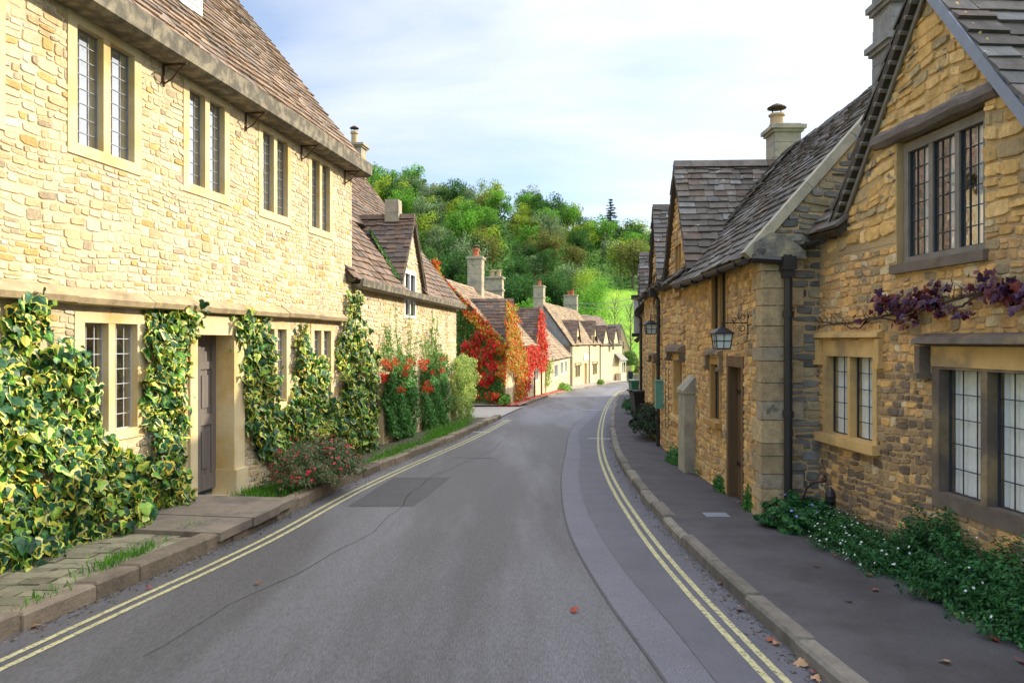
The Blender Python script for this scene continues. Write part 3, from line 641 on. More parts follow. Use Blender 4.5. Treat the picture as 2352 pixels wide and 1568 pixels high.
kerb(KR, 1, -5, 80, .8, 1.05, .13, .105, 5).build('kerb', 'kerb_l', origin=(2, 5, 0), kind='structure')
strip('pavement', lambda y: KL(y)-.14, lambda y: -6.0, .07, 'soil', -5, 24.4, kind='structure')
strip('pavement', lambda y: KR(y)+.08, lambda y: max(KR(y)+3.5, 5.0), .095, 'asphalt_walk', -5, 80, kind='structure')
strip('pavement', lambda y: KL(y)-.12, lambda y: KL(y)-3.6, .09, 'apron', 31.5, 86, kind='structure')
q = [(-12, 24.3), (KL(24.3)-.1, 24.3), (KL(27)-.02, 27.5), (KL(31.6), 31.6), (-.6, 31.4), (-12, 30)]
mb = MB(); mb.add([(x, y, road_z(y)+.03) for x, y in q], [0, 1, 2, 3, 4, 5]); mb.build('side_road', 'apron', origin=(-6, 27, -.8), kind='structure')

# ------------------------------------------------------------------ palettes
def pal_l1(r, s, z):
    k = r.random(); b = r.uniform(.80, 1.10); w = .5+.5*math.sin(s*1.3+z*2.1)*math.cos(s*.6-z*1.4)
    if k < .38+.2*w: c = (.68, .57, .38)
    elif k < .78: c = (.64, .49, .28)
    elif k < .85: c = (.58, .40, .16)
    elif k < .92: c = (.64, .58, .46)
    else: c = (.46, .37, .25)
    return tuple(x*b for x in c)
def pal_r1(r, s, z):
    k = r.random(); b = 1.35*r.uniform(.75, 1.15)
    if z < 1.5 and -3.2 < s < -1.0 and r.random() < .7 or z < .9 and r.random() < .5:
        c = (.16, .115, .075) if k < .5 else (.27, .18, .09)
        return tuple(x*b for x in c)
    if k < .5: c = (.47, .28, .115)
    elif k < .72: c = (.55, .32, .11)
    elif k < .86: c = (.50, .38, .21)
    elif k < .93: c = (.30, .22, .12)
    else: c = (.32, .23, .12)
    return tuple(x*b for x in c)
def pal_rg(r, s, z):
    k = r.random(); b = 1.3*r.uniform(.8, 1.15)
    c = (.52, .32, .11) if k < .55 else (.58, .38, .15) if k < .8 else (.36, .27, .14) if k < .93 else (.36, .26, .13)
    return tuple(x*b for x in c)
def pal_r2(r, s, z):
    k = r.random(); b = 1.45*r.uniform(.7, 1.12)
    c = (.46, .28, .10) if k < .5 else (.34, .22, .10) if k < .75 else (.46, .33, .15) if k < .9 else (.28, .19, .10)
    return tuple(x*b for x in c)
def pal_grey(r, s, z):
    k = r.random(); b = r.uniform(.7, 1.15); c = (.20, .19, .165) if k < .6 else (.30, .25, .15) if k < .85 else (.12, .12, .115); return tuple(x*b for x in c)
def rf_l(r):
    b = r.uniform(.65, 1.15); c = (.25, .175, .12) if r.random() < .7 else (.19, .15, .12); return tuple(x*b for x in c)
def rf_l2(r):
    b = r.uniform(.6, 1.1); c = (.20, .135, .095) if r.random() < .7 else (.15, .12, .10); return tuple(x*b for x in c)
def rf_r(r):
    b = r.uniform(.6, 1.2); c = (.135, .118, .100) if r.random() < .7 else (.17, .165, .155) if r.random() < .6 else (.12, .09, .07); return tuple(x*b for x in c)
def rf_far(r):
    b = r.uniform(.7, 1.15); c = (.30, .21, .13) if r.random() < .7 else (.22, .17, .12); return tuple(x*b for x in c)

# ------------------------------------------------------------------ left row, first house
W1 = Wall(-4.197, 6.296, 9.05, 1); e1 = W1.s(808)
H1 = thing('stone_house', 'long sunlit cream rubble-stone house with tall upper windows and a grey plank door', 'house', W1.P(3, -.3, -2))
ops = []
wl = [(154-170, 10, 0, 0), (154, 324, 0, 1), (420, 526, 1, 2), (593, 668, 2, 3), (708, 763, 3, 4)]
for i, (a, b, c_, k) in enumerate(wl):
    sb = W1.s(b); sa = W1.s(a) if i else sb-1.06
    p, op = window(W1, H1, sa, sb, 3.49, 4.86, n=2, rows=8, cols=3, depth=.075, gm='glass_l', bm='lead', curtain='curtain', seed=i, cfrac=1, bar=.007, inner=True, head=.15, sill=.11)
    ops.append(op)
lw = [(None, 12), (170, 332), (598, 666), (713, 766)]
for i, (a, b) in enumerate(lw):
    sb = W1.s(b); sa = W1.s(a) if a else sb-1.02
    p, op = window(W1, H1, sa, sb, .76, 2.03, n=2, rows=7, cols=3, gm='glass_low', bm='lead_sunlit', curtain=['curtain', 'curtain_warm', 'curtain', 'curtain_warm'][i], cfrac=.45, seed=10+i, bar=.008, inner=True, head=.10, sill=.10, jamb=.13, depth=.075)
    ops.append(op)
ds0, ds1 = W1.s(449), W1.s(530); dz0, dz1 = -.12, 1.83
ops.append((ds0-.15, ds1+.27, dz0-.1, 2.07))
mb = MB(); backing(W1, mb, [(-2.6, -.55), (e1, -.75), (e1, 4.9), (-2.6, 4.9)], ops)
W1.box(mb, -2.6, -2.3, -.55, 4.9, -5.5, -.351); W1.box(mb, e1-.3, e1, -.7, 4.9, -7.3, -.351)
stones(W1, mb, [(-1.4, 2.22), (e1, 2.22), (e1, 4.92), (-1.4, 4.92)], ops, 11, pal=pal_l1, h=(.048, .115), w=(.06, .19), mi=1, dom=.0065, gap=.0035)
stones(W1, mb, [(-1.4, -.5), (e1, -.7), (e1, 2.12), (-1.4, 2.12)], ops, 12, pal=pal_l1, h=(.055, .13), w=(.07, .22), mi=1, dom=.0065, gap=.0035)
mb.build('wall', ['mortar_l', 'stone_l'], H1)
# projecting string course
mb = MB(); r = random.Random(2); s = -2.6
while s < W1.s(782):
    l = min(r.uniform(.8, 1.3), W1.s(782)-s+.001); j = r.uniform(-.008, .008)
    pr = lambda t: [W1.P(t, 2.09+j, 0), W1.P(t, 2.105+j, .13+j), W1.P(t, 2.16+j, .15+j), W1.P(t, 2.235+j, .05), W1.P(t, 2.26+j, -.0)]
    mb.prism(pr(s+.002), pr(s+l-.002)); s += l
mb.build('string_course', 'string_l', H1)
# door with stone surround
mb = MB()
W1.box(mb, ds0-.15, ds1+.27, dz1, 2.07, -.26, .045); W1.box(mb, ds1, ds1+.27, dz0-.1, dz1-.001, -.26, .05); W1.box(mb, ds1-.01, ds1+.29, dz0-.12, .1, -.25, .085)
W1.box(mb, ds0-.15, ds0, dz0-.1, dz1-.001, -.26, .03)
mb.build('door_surround', 'ashlar_l', H1)
mb = MB(); W1.box(mb, ds0, ds1, dz0, dz1, -.27, -.225)
dw = ds1-ds0
for a, b, c_, d_ in ((.0, .13, 0, 1), (.87, 1, 0, 1), (.13, .87, 0, .10), (.13, .87, .94, 1), (.44, .56, .10, .94), (.13, .44, .42, .49), (.56, .87, .42, .49), (.13, .44, .78, .83), (.56, .87, .78, .83)):
    W1.box(mb, ds0+a*dw, ds0+b*dw, dz0+c_*(dz1-dz0), dz0+d_*(dz1-dz0), -.2249, -.205)
for a, b in ((.18, .39), (.61, .82)):
    for c_, d_ in ((.14, .38), (.53, .74)): W1.box(mb, ds0+a*dw, ds0+b*dw, dz0+c_*(dz1-dz0), dz0+d_*(dz1-dz0), -.2249, -.213)
d1 = mb.build('door', 'oak_grey', H1)
mb = MB(); q = W1.P(ds0+.12*dw, dz0+1.15, -.19); mb.tube([W1.P(ds0+.10*dw, dz0+1.2, -.205), W1.P(ds0+.10*dw, dz0+1.2, -.17), W1.P(ds0+.10*dw, dz0+1.1, -.165), W1.P(ds0+.10*dw, dz0+1.1, -.205)], .012, 6); mb.build('handle', 'iron', d1)
# stone gutter on iron brackets, roof, roof dormer
mb = MB(); s = -2.6; r = random.Random(5)
while s < e1+.2:
    l = min(r.uniform(1.1, 1.5), e1+.22-s); dz = -.003*s
    pr = lambda t: [W1.P(t, 4.80+.0*s, .0), W1.P(t, 4.80, .25), W1.P(t, 4.83, .31), W1.P(t, 5.03, .33), W1.P(t, 5.03, .27), W1.P(t, 4.90, .24), W1.P(t, 4.90, 0)]
    mb.prism(pr(s+.003), pr(s+l-.003)); s += l
mb.build('gutter', 'gutter_stone', H1)
for px_ in (372, 562, 690, 790):
    t = W1.s(px_); mb = MB()
    mb.tube([W1.P(t, 4.55, .02), W1.P(t, 4.80, .02)], .014, 5); mb.tube([W1.P(t, 4.785, .02), W1.P(t, 4.785, .30)], .012, 5)
    mb.tube([W1.P(t, 4.58, .02), W1.P(t, 4.63, .12), W1.P(t, 4.72, .2), W1.P(t, 4.78, .27)], .010, 5); mb.build('gutter_bracket', 'rust', H1)
slope(W1, H1, 'roof', -2.6, e1+.08, 5.30, 51.6, 4.1, .20, 21, rf_l, 'slate_l', e=(.17, .12), w=(.16, .34), ends=.05, th=(.014, .034))
slope(W1, H1, 'roof', -2.6, e1+.08, 5.30, 51.6, 3.1, .20, 22, rf_l, 'slate_l', e=(.6, .4), w=(.8, 1.4), back=True, depth=7.2, ends=.05)
Wd = Wall(0, 0, 9.05, 1); Wd.p = W1.p - W1.n*.62
dm = dormer(Wd, H1, 3.36, .66, 7.05, 7.9, 6.05, 31, rf_l, 'white_paint', 'slate_l', ops=[(2.82, 3.90, 6.24, 7.0)], face_o=0.0, back=1.8, name='dormer')
window(Wd, dm, 2.80, 3.92, 6.20, 7.02, n=2, rows=2, cols=2, fm='white_paint', bm='white_paint', gm='glass_low', jamb=.06, head=.05, sill=.05, mull=.05, depth=.05, far=True, bar=.02)

# doorstep slab and cobbles on the left pavement
zs = road_z(8.6)+.21
root = thing('doorstep', 'wide worn stone slab doorstep in front of the grey plank door', 'doorstep', W1.P(2.2, road_z(8.5), .6))
sa, sb = W1.s(500, 1.2), W1.s(675, 1.2); zs = -.075
mb = MB(); r = random.Random(8)
for a, b, o1 in ((sa, sa+.62, 1.23), (sa+.625, sa+1.2, 1.25), (sa+1.205, sb, 1.22)): W1.box(mb, a, b, zs-.085, zs+r.uniform(-.004, .004), .0, o1)
mb.build('slab', 'slab', root)
mb = MB(); s = sa+.02
while s < sb-.05:
    l = r.uniform(.16, .34); W1.box(mb, s, min(s+l, sb)-.01, road_z(8.5)-.25, zs-.09, .02, 1.14+r.uniform(0, .04), np.array((.25, .21, .16))*r.uniform(.7, 1.2)); s += l
mb.build('riser', 'kerb_l', root)
mb = MB(); r = random.Random(9); y = 2.0
while y < 7.6:
    l = r.uniform(.13, .2); x = KL(y)-.22
    while x > KL(y)-1.25:
        w_ = r.uniform(.16, .30); z = road_z(y)+.095+r.uniform(-.008, .012); j = lambda: r.uniform(-.015, .015)
        P_ = [(x+j(), y+j()), (x+j(), y+l-.02+j()), (x-w_+.02+j(), y+l-.02+j()), (x-w_+.02+j(), y+j())]; c = np.array((.24, .22, .14))*r.uniform(.7, 1.2)
        mb.prism([(a, b, z-.06) for a, b in P_], [(a, b, z) for a, b in P_], c); x -= w_
    y += l
mb.build('cobbles', 'kerb_l', origin=(-3.6, 5, 0), kind='structure')

# ------------------------------------------------------------------ left row, second house
W2 = Wall(-2.98, 14.1, 7.2, 1); e2 = 9.9
H2 = thing('stone_cottage', 'low cream stone cottage with one tall gabled dormer behind the berry shrubs', 'cottage', W2.P(5, -.6, -2))
ops2 = []
p, op = window(W2, H2, W2.s(858), W2.s(882), -.62, 1.0, n=1, rows=6, cols=2, jamb=.10, head=.12, sill=.02, fm='ashlar_l', gm='glass_low', bm='lead_dark', name='porch_door', inner=True); ops2.append(op)
hood(W2, H2, W2.s(856), W2.s(884), 1.06, m='string_l', drop=.1, out=.16)
sw0, sw1 = W2.s(928), W2.s(955)
dop = (sw0+.02, sw1-.02, 2.32, 3.42)
mb = MB(); backing(W2, mb, [(0, -.9), (e2, -1.2), (e2, 2.78), (0, 2.78)], ops2+[dop], -.3)
W2.box(mb, e2-.3, e2, -1.2, 2.7, -7, -.301)
stones(W2, mb, [(0, -.9), (e2, -1.1), (e2, 2.80), (0, 2.80)], ops2+[dop], 41, pal=pal_l1, h=(.05, .12), w=(.09, .3), mi=1, dom=.010, gap=.005)
mb.build('wall', ['mortar_l', 'stone_l'], H2)
sa, sb = W2.s(914), W2.s(973)
Eg = W2.end(e2, False); mb = MB(); backing(Eg, mb, [(0, 2.72), (7, 2.72), (3.5, 7.2)], [], -.3, 0); mb.build('gable_wall', 'mortar_l', H2)
sc = W2.s(945)
dd_ = dormer(W2, H2, sc, 1.12, 3.10, 4.72, 2.78, 42, rf_l2, 'mortar_l', 'slate_l', stone=None, ops=[dop], face_o=.0, back=1.75, e=(.17, .13), w=(.18, .4))
mb = MB(); stones(W2, mb, [(sc-1.1, 2.8), (sc+1.1, 2.8), (sc+1.1, 3.1), (sc, 4.7), (sc-1.1, 3.1)], [dop], 43, pal=lambda r, s, z: tuple(x*.85 for x in pal_l1(r, s, z)), h=(.08, .14), w=(.14, .35)); mb.build('gable_face', 'stone_l', dd_)
window(W2, dd_, sw0, sw1, 2.30, 3.44, n=2, rows=6, cols=2, jamb=.09, head=.09, sill=.07, mull=.07, fm='white_paint', gm='glass_low', bm='lead_dark', inner=True, depth=.07)
q = W2.P(sc, 0, -.45); chimney(dd_, q[:2], .34, .30, 4.62, 5.16, 7.2, 'chimney_stone', ledges=(), seed=3)
mb = MB(); s = 0.0; r = random.Random(6); gaps = [(sc-1.05, sc+1.05)]
while s < e2+.35:
    l = min(r.uniform(1.1, 1.5), e2+.36-s)
    pr = lambda t: [W2.P(t, 2.74, .0), W2.P(t, 2.74, .2), W2.P(t, 2.77, .25), W2.P(t, 2.90, .27), W2.P(t, 2.90, .22), W2.P(t, 2.81, .19), W2.P(t, 2.81, 0)]
    mb.prism(pr(s+.003), pr(s+l-.003)); s += l
mb.build('gutter', 'gutter_stone', H2)
slope(W2, H2, 'roof', -.3, sc-1.0, 3.10, 52, 3.5, .17, 44, rf_l2, 'slate_l', e=(.20, .12), w=(.2, .45), ends=0.0)
slope(W2, H2, 'roof', sc+1.0, e2+.15, 3.10, 52, 3.5, .17, 45, rf_l2, 'slate_l', e=(.20, .12), w=(.2, .45), ends=0.0)
slope(W2, H2, 'roof', sc-1.0, sc+1.0, 3.10, 52, 3.5, -1.1, 46, rf_l2, 'slate_l', e=(.18, .12), w=(.2, .45), ends=0.0)
slope(W2, H2, 'roof', -.3, e2+.15, 3.10, 52, 3.5, .17, 47, rf_l2, 'slate_l', e=(.6, .4), w=(.8, 1.4), back=True, depth=7, ends=0)
ridge(W2, H2, -.3, e2+.15, 3.10+3.5*1.28, 3.5, 48, rf_l2, 'slate_l')
q = W2.P(8.35, 0, -3.5); 
chimney(H2, (-5.05, 24.6), .62, .5, 6.6, 8.05, 7.2, 'chimney_stone', ledges=((.02, .10), (.5, .06)), pots=((-.0, .42, .11, True),), potm='clay_buff', seed=5)

# ------------------------------------------------------------------ left row, creeper cottage (two parts of one row)
def far_wall(W, root, s0, s1, z0, z1, ops, m, depth=5.0, zb=None, near=None):
    mb = MB(); backing(W, mb, [(s0, z0), (s1, z0-.1), (s1, z1), (s0, z1)], ops, -.25, 0)
    W.box(mb, s0, s0+.25, z0, z1-.02, -depth, -.251); W.box(mb, s1-.25, s1, z0, z1-.02, -depth, -.251); W.box(mb, s0+.26, s1-.26, z0, z1-.02, -depth, -depth+.2)
    return mb.build('wall', m, root)
def gable_end(W, root, t, near, z0, ze, zr, dep, m, off=.0):
    E = W.end(t, near); mb = MB(); E.poly(mb, [(0, z0), (dep, z0), (dep, ze), (dep/2, zr), (0, ze)], -.2, off); return mb.build('gable_wall', m, root)
W3 = Wall(-.29, 32.0, 10.0, 1)
H3 = thing('creeper_cottage', 'low stone cottage whose gable and dormers are hidden under red and orange creeper', 'cottage', W3.P(5, -1.1, -2))
def fw(W, root, ops, pa, pb, ya, yb, n=2, **k):
    s0, s1 = W.s(pa), W.s(pb); zt = W.z((pa+pb)/2, ya); z0 = W.z((pa+pb)/2, yb)
    kw = dict(rows=3, cols=1, jamb=.10, head=.10, sill=.08, mull=.09, depth=.12, fm='ashlar_l', bm='oak_brown', gm='glass_low', far=True, bar=.03); kw.update(k)
    p, op = window(W, root, s0, s1, z0, zt, n=n, **kw); ops.append(op); return p
ops3 = []
fw(W3, H3, ops3, 1163, 1169, 845, 880, n=1, jamb=.2); fw(W3, H3, ops3, 1213, 1220, 838, 868, fm='white_paint'); fw(W3, H3, ops3, 1229, 1236, 840, 876, fm='white_paint')
p, op = window(W3, H3, W3.s(1204), W3.s(1210), -1.05, .62, n=1, rows=1, cols=1, jamb=.12, head=.1, sill=.03, fm='ashlar_l', bm='oak_brown', gm='oak_brown', far=True, name='door'); ops3.append(op)
far_wall(W3, H3, 0, 12.6, -1.2, 1.60, ops3, 'mortar_l')
gable_end(W3, H3, 0, True, -1.2, 1.60, 4.2, 5.1, 'mortar_l')
slope(W3, H3, 'roof', 0, 12.6, 1.70, 46, 2.55, .18, 51, rf_far, 'slate_l', e=(.24, .18), w=(.4, .8), ends=.12)
slope(W3, H3, 'roof', 0, 12.6, 1.70, 46, 2.55, .18, 52, rf_far, 'slate_l', e=(.6, .5), w=(1, 2), back=True, depth=5.1, ends=.12)
ridge(W3, H3, -.1, 12.7, 1.70+2.55*1.035, 2.55, 53, rf_far, 'slate_l', sz=.13)
dormer(W3, H3, 1.35, 1.25, 1.75, 3.52, 1.5, 54, rf_l2, 'mortar_l', 'slate_l', back=2.2, e=(.2, .16), w=(.3, .6))
dormer(W3, H3, 9.7, 1.25, 1.65, 3.48, 1.4, 55, rf_l2, 'mortar_l', 'slate_l', back=2.2, e=(.2, .16), w=(.3, .6))
q = W3.P(5.0, 0, -2.55); chimney(H3, ((1093-CX)/F*38.0, 38.0), .72, .62, 3.7, 5.95, 10, 'chimney_stone', ledges=((.06, .07),), pots=((0, .38, .16, True),), seed=7, label='tall square chimney with one red pot')
chimney(H3, ((1136-CX)/F*45.0, 45.0), 1.0, .6, 3.5, 5.55, 10, 'chimney_stone', ledges=((.05, .09), (.75, .06)), pots=((-.12, .38, .15, False), (.25, .38, .15, False)), potm='clay_buff', seed=8, label='broad chimney with two buff pots')
for px_ in (1225, 1241):
    t = W3.s(px_); mb = MB(); mb.tube([W3.P(t, -1.2, .07), W3.P(t, 1.5, .07)], .045, 6); mb.build('downpipe', 'iron', H3)
# lower neighbour with small windows
W3b = Wall(0, 0, 10.0, 1); W3b.p = W3.p + W3.d*12.65
H3b = thing('low_cottage', 'low pale stone cottage with a long plain roof and three small windows above the verge', 'cottage', W3b.P(7, -1.5, -2))
ops4 = []
for a, b, c_, d_ in ((1273, 1281, 834, 868), (1287.5, 1293, 828, 860), (1297.5, 1302, 826, 857)): fw(W3b, H3b, ops4, a, b, c_, d_, fm='white_paint', n=2, mull=.05, jamb=.06)
p, op = window(W3b, H3b, W3b.s(1247), W3b.s(1255), -1.5, .35, n=1, rows=1, cols=1, jamb=.12, head=.1, sill=.03, gm='oak_brown', bm='oak_brown', far=True, name='door'); ops4.append(op)
far_wall(W3b, H3b, 0, 14.6, -1.9, .68, ops4, 'render_cream')
slope(W3b, H3b, 'roof', 0, 14.6, .80, 47, 3.0, .18, 61, rf_far, 'slate_l', e=(.26, .2), w=(.5, .9), ends=0)
slope(W3b, H3b, 'roof', 0, 14.6, .80, 47, 3.0, .18, 62, rf_far, 'slate_l', e=(.6, .5), w=(1, 2), back=True, depth=6, ends=0)
gable_end(W3b, H3b, 0, True, -1.9, .7, 3.9, 6, 'render_cream')
for t in (3.2, 6.1, 7.6):   # window boxes
    pass
# cream house with two dormers
W4 = Wall(4.5, 59, 13.6, 1)
H4 = thing('cream_house', 'tall cream rendered house with two gabled dormers and a grey gable towards the street', 'house', W4.P(8, -1.9, -2))
ops5 = []
fw(W4, H4, ops5, 1321, 1333, 835, 868); fw(W4, H4, ops5, 1361, 1371.5, 832, 862)
hood(W4, H4, W4.s(1320.5), W4.s(1333.5), W4.z(1327, 834), m='string_l'); hood(W4, H4, W4.s(1360.5), W4.s(1372), W4.z(1366, 831), m='string_l')
p, op = window(W4, H4, W4.s(1341), W4.s(1348.5), -2.0, .05, n=1, rows=1, cols=1, jamb=.2, head=.2, sill=.03, fm='ashlar_l', gm='oak_gold', bm='oak_gold', far=True, name='door'); ops5.append(op)
mb = MB(); W4.box(mb, W4.s(1340), W4.s(1350), .15, .62, .02, .06); mb.build('plaque', 'white_paint', H4)
d1c, d2c = W4.s(1326), W4.s(1366); dhs = []
for c_, a, b in ((d1c, 1321.5, 1331), (d2c, 1361.5, 1370)):
    o_ = []; z0, z1 = W4.z((a+b)/2, 798), W4.z((a+b)/2, 770)
    dhs.append((c_, W4.s(a), W4.s(b), z0, z1))
dops = [(b_+.02, c__-.02, z0+.02, z1-.02) for _, b_, c__, z0, z1 in dhs]
far_wall(W4, H4, 0, 18, -2.1, 1.52, ops5+dops, 'render_cream')
gable_end(W4, H4, 0, True, -2.1, 1.55, 4.75, 4.7, 'render_shaded')
slope(W4, H4, 'roof', 0, 18, 1.68, 54, 2.3, .16, 71, rf_far, 'slate_l', e=(.24, .2), w=(.5, .9), ends=.1)
slope(W4, H4, 'roof', 0, 18, 1.68, 54, 2.3, .16, 72, rf_far, 'slate_l', e=(.6, .5), w=(1, 2), back=True, depth=4.7, ends=.1)
for i, (c_, a, b, z0, z1) in enumerate(dhs):
    d = dormer(W4, H4, c_, 1.35, 1.72, 3.40 if i == 0 else 3.62, 1.5, 73+i, rf_l2, 'render_cream', 'slate_l', ops=[dops[i]], back=2.3, e=(.2, .18), w=(.4, .7))
    window(W4, d, a, b, z0, z1, n=2, rows=2, cols=1, jamb=.1, head=.1, sill=.08, mull=.09, fm='ashlar_l', gm='glass_low', bm='oak_brown', far=True, bar=.03, depth=.1)
chimney(H4, ((1239-CX)/F*59.6, 59.8), .78, .8, 3.6, 6.1, 13.6, 'chimney_stone', ledges=((.05, .06), (.9, .05)), pots=((0, .34, .15, True),), seed=9, label='narrow weathered chimney above the shaded gable')
chimney(H4, ((1311-CX)/F*78.5, 78.5), 1.35, .8, 3.8, 6.5, 13.6, 'chimney_stone', ledges=((.05, .07), (.95, .05)), pots=((-.2, .4, .15, False), (.15, .5, .17, True)), seed=10, label='broad chimney with red pots at the far end')
for t in (.12, 9.9, 17.8): mb = MB(); mb.tube([W4.P(t, -2.1, .08), W4.P(t, 1.5, .08)], .05, 6); mb.build('downpipe', 'iron', H4)
# far cottages
W5 = Wall(0, 0, 24, 1); W5.p = W4.p + W4.d*18.05
H5 = thing('narrow_cottage', 'narrow golden cottage with two slim gables beyond the cream house', 'cottage', W5.P(4, -2.3, -2))
far_wall(W5, H5, 0, 8, -2.5, 1.4, [], 'mortar_l'); gable_end(W5, H5, 0, True, -2.4, 1.4, 4.2, 5, 'render_cream')
slope(W5, H5, 'roof', 0, 8, 1.55, 50, 2.5, .16, 81, rf_l2, 'slate_l', e=(.26, .2), w=(.5, .9)); slope(W5, H5, 'roof', 0, 8, 1.55, 50, 2.5, .16, 82, rf_l2, 'slate_l', e=(.6, .5), w=(1, 2), back=True, depth=5)
for i, c_ in enumerate((2.0, 5.6)): dormer(W5, H5, c_, 1.2, 1.5, 3.3, 1.3, 83+i, rf_l2, 'mortar_l', 'slate_l', back=2.2, e=(.22, .2), w=(.4, .7))
mb = MB(); W5.box(mb, 3.3, 3.9, .9, 1.9, .3, .34); mb.build('hanging_panel', 'iron', H5)
pr = thing('porch', 'small lean-to porch with white posts and a stone-slated roof at the far cottage', 'porch', W5.P(6.5, -2.4, .6))
mb = MB()
for t in (5.3, 6.3, 7.3): W5.box(mb, t, t+.08, -2.4, -.4, .55, .63)
W5.box(mb, 5.3, 7.4, -.45, -.3, .53, .65); mb.build('post', 'white_paint', pr)
mb = MB(); W5.box(mb, 5.3, 7.4, -2.45, -1.6, .1, .68); mb.build('dwarf_wall', 'mortar_l', pr)
mb = MB(); mb.prism([W5.P(5.1, -.3, .8), W5.P(7.6, -.3, .8), W5.P(7.6, -.2, .8), W5.P(5.1, -.2, .8)], [W5.P(5.1, .4, .02), W5.P(7.6, .4, .02), W5.P(7.6, .5, .02), W5.P(5.1, .5, .02)]); mb.build('porch_roof', 'chimney_grey', pr)
# the cottage across the end, gable towards us
Y7 = 96.0; x7 = (1427-CX)/F*Y7; W7 = Wall(x7-.62, Y7, 90, -1); W7.n = np.array([0, -1.0]); W7.d = np.array([1.0, 0])
H7 = thing('gabled_cottage', 'far stone cottage with its steep gable and two upper windows above the hedge', 'cottage', (x7, Y7+2, -3))
zt7 = EYE+Y7*(CY-745)/F; ze7 = EYE+Y7*(CY-820)/F; mb = MB()
o7 = []
for a, b in ((1419.5, 1424.5), (1429, 1434)): s0, s1 = (a-CX)/F*Y7-W7.p[0], (b-CX)/F*Y7-W7.p[0]; pz, op = window(W7, H7, s0, s1, EYE+Y7*(CY-802)/F, EYE+Y7*(CY-784)/F, n=1, rows=1, cols=1, jamb=.04, head=.05, sill=.05, fm='ashlar_l', gm='glass_low', bm='oak_brown', far=True); o7.append(op)
backing(W7, mb, [(-.7+.1, -3.2), (1.9, -3.2), (1.9, ze7+.3), (.62, zt7), (-.6, ze7+.6)], o7, -.3, 0); mb.build('wall', 'render_cream', H7)
mb = MB(); pk = np.array((x7, Y7, zt7+.05)); lf = np.array((x7-.72, Y7-.12, ze7+.3)); bk = np.array((-3.4, .9, 0.0))
A = [pk, pk+bk, lf+bk-np.array((0, 0, .3)), lf]; mb.add(A, [[0, 1, 2, 3]]); rt = np.array((x7+1.5, Y7-.12, ze7-.1)); 
mb.prism([pk+(0, -.15, 0), lf+(0, 0, 0), lf+(0, 0, -.12), pk+(0, -.15, -.15)], [pk+(0, 8, 0), lf+(0, 8, 0), lf+(0, 8, -.12), pk+(0, 8, -.15)]); mb.prism([pk+(0, -.15, 0), rt, rt+(0, 0, -.12), pk+(0, -.15, -.15)], [pk+(0, 8, 0), rt+(0, 8, 0), rt+(0, 8, -.12), pk+(0, 8, -.15)])
mb.build('roof', 'chimney_grey', H7)
W8 = Wall((1380-CX)/F*93, 93.0, 90, -1); W8.n = np.array([0, -1.0]); W8.d = np.array([1.0, 0])
H8 = thing('slated_cottage', 'dark-roofed cottage behind the narrow gables and beside the far steep gable', 'cottage', ((1400-CX)/F*93, 94, -3))
mb = MB(); W8.box(mb, .0, 2.6, -3.2, EYE+93*(CY-770)/F-.6, -4, 0); mb.build('wall', 'render_cream', H8)
mb = MB(); zt8 = EYE+93*(CY-747)/F; tiles(mb, W8.P(-.6, zt8-2.4, .2), np.array([1., 0, 0]), norm(np.array([0, 1., 1.1])), norm(np.array([0, -1.1, 1.])), [(0, 0), (3.2, 0), (3.2, 3.3), (0, 3.3)], 90, (.24, .2), (.4, .8), rf_l2)
A = [W8.P(-.6, zt8-2.4, .2), W8.P(2.6, zt8-2.4, .2), W8.P(2.6, zt8, -2.0), W8.P(-.6, zt8, -2.0)]; mb.prism([np.array(p)-(0, 0, .15) for p in A], [np.array(p)-(0, 0, .01) for p in A]); mb.build('roof', 'slate_l', H8)

for k, (y0, y1, x0, ph) in enumerate(((4.6, 22, 1.15, .3),)):
    f_ = lambda y: KL(y)+x0+.10*math.sin(y*.9+ph)+.03*math.sin(y*4.1+ph)
    strip('road_seam', lambda y: f_(y)-.006, lambda y: f_(y)+.006, .003, 'asphalt_dark', y0, y1, kind='structure')
rs = np.random.RandomState(12); P_ = []
for f_, sg, m_ in ((KL, 1, 1500), (KR, -1, 1500)):
    y = 2.5+rs.rand(m_)**1.5*20; x = np.array([f_(v) for v in y])+sg*(.01+np.abs(rs.normal(size=m_))*.07); P_.append(np.stack([x, y, -.03*y+.006], 1))
P_ = np.concatenate(P_); mb = MB(); leaves(mb, P_, np.array([0, 0, 1.])[None]+rnd(len(P_), rs)*.35, rnd(len(P_), rs), .022*rs.uniform(.5, 1.8, len(P_)), 'oval', [mixcol(len(P_), rs, [(3, (.10, .075, .05)), (1, (.22, .12, .05)), (1, (.26, .24, .2)), (1, (.05, .07, .02))])])
mb.build('gutter_litter', 'leaf_dull', origin=(0, 8, -.2), kind='stuff')

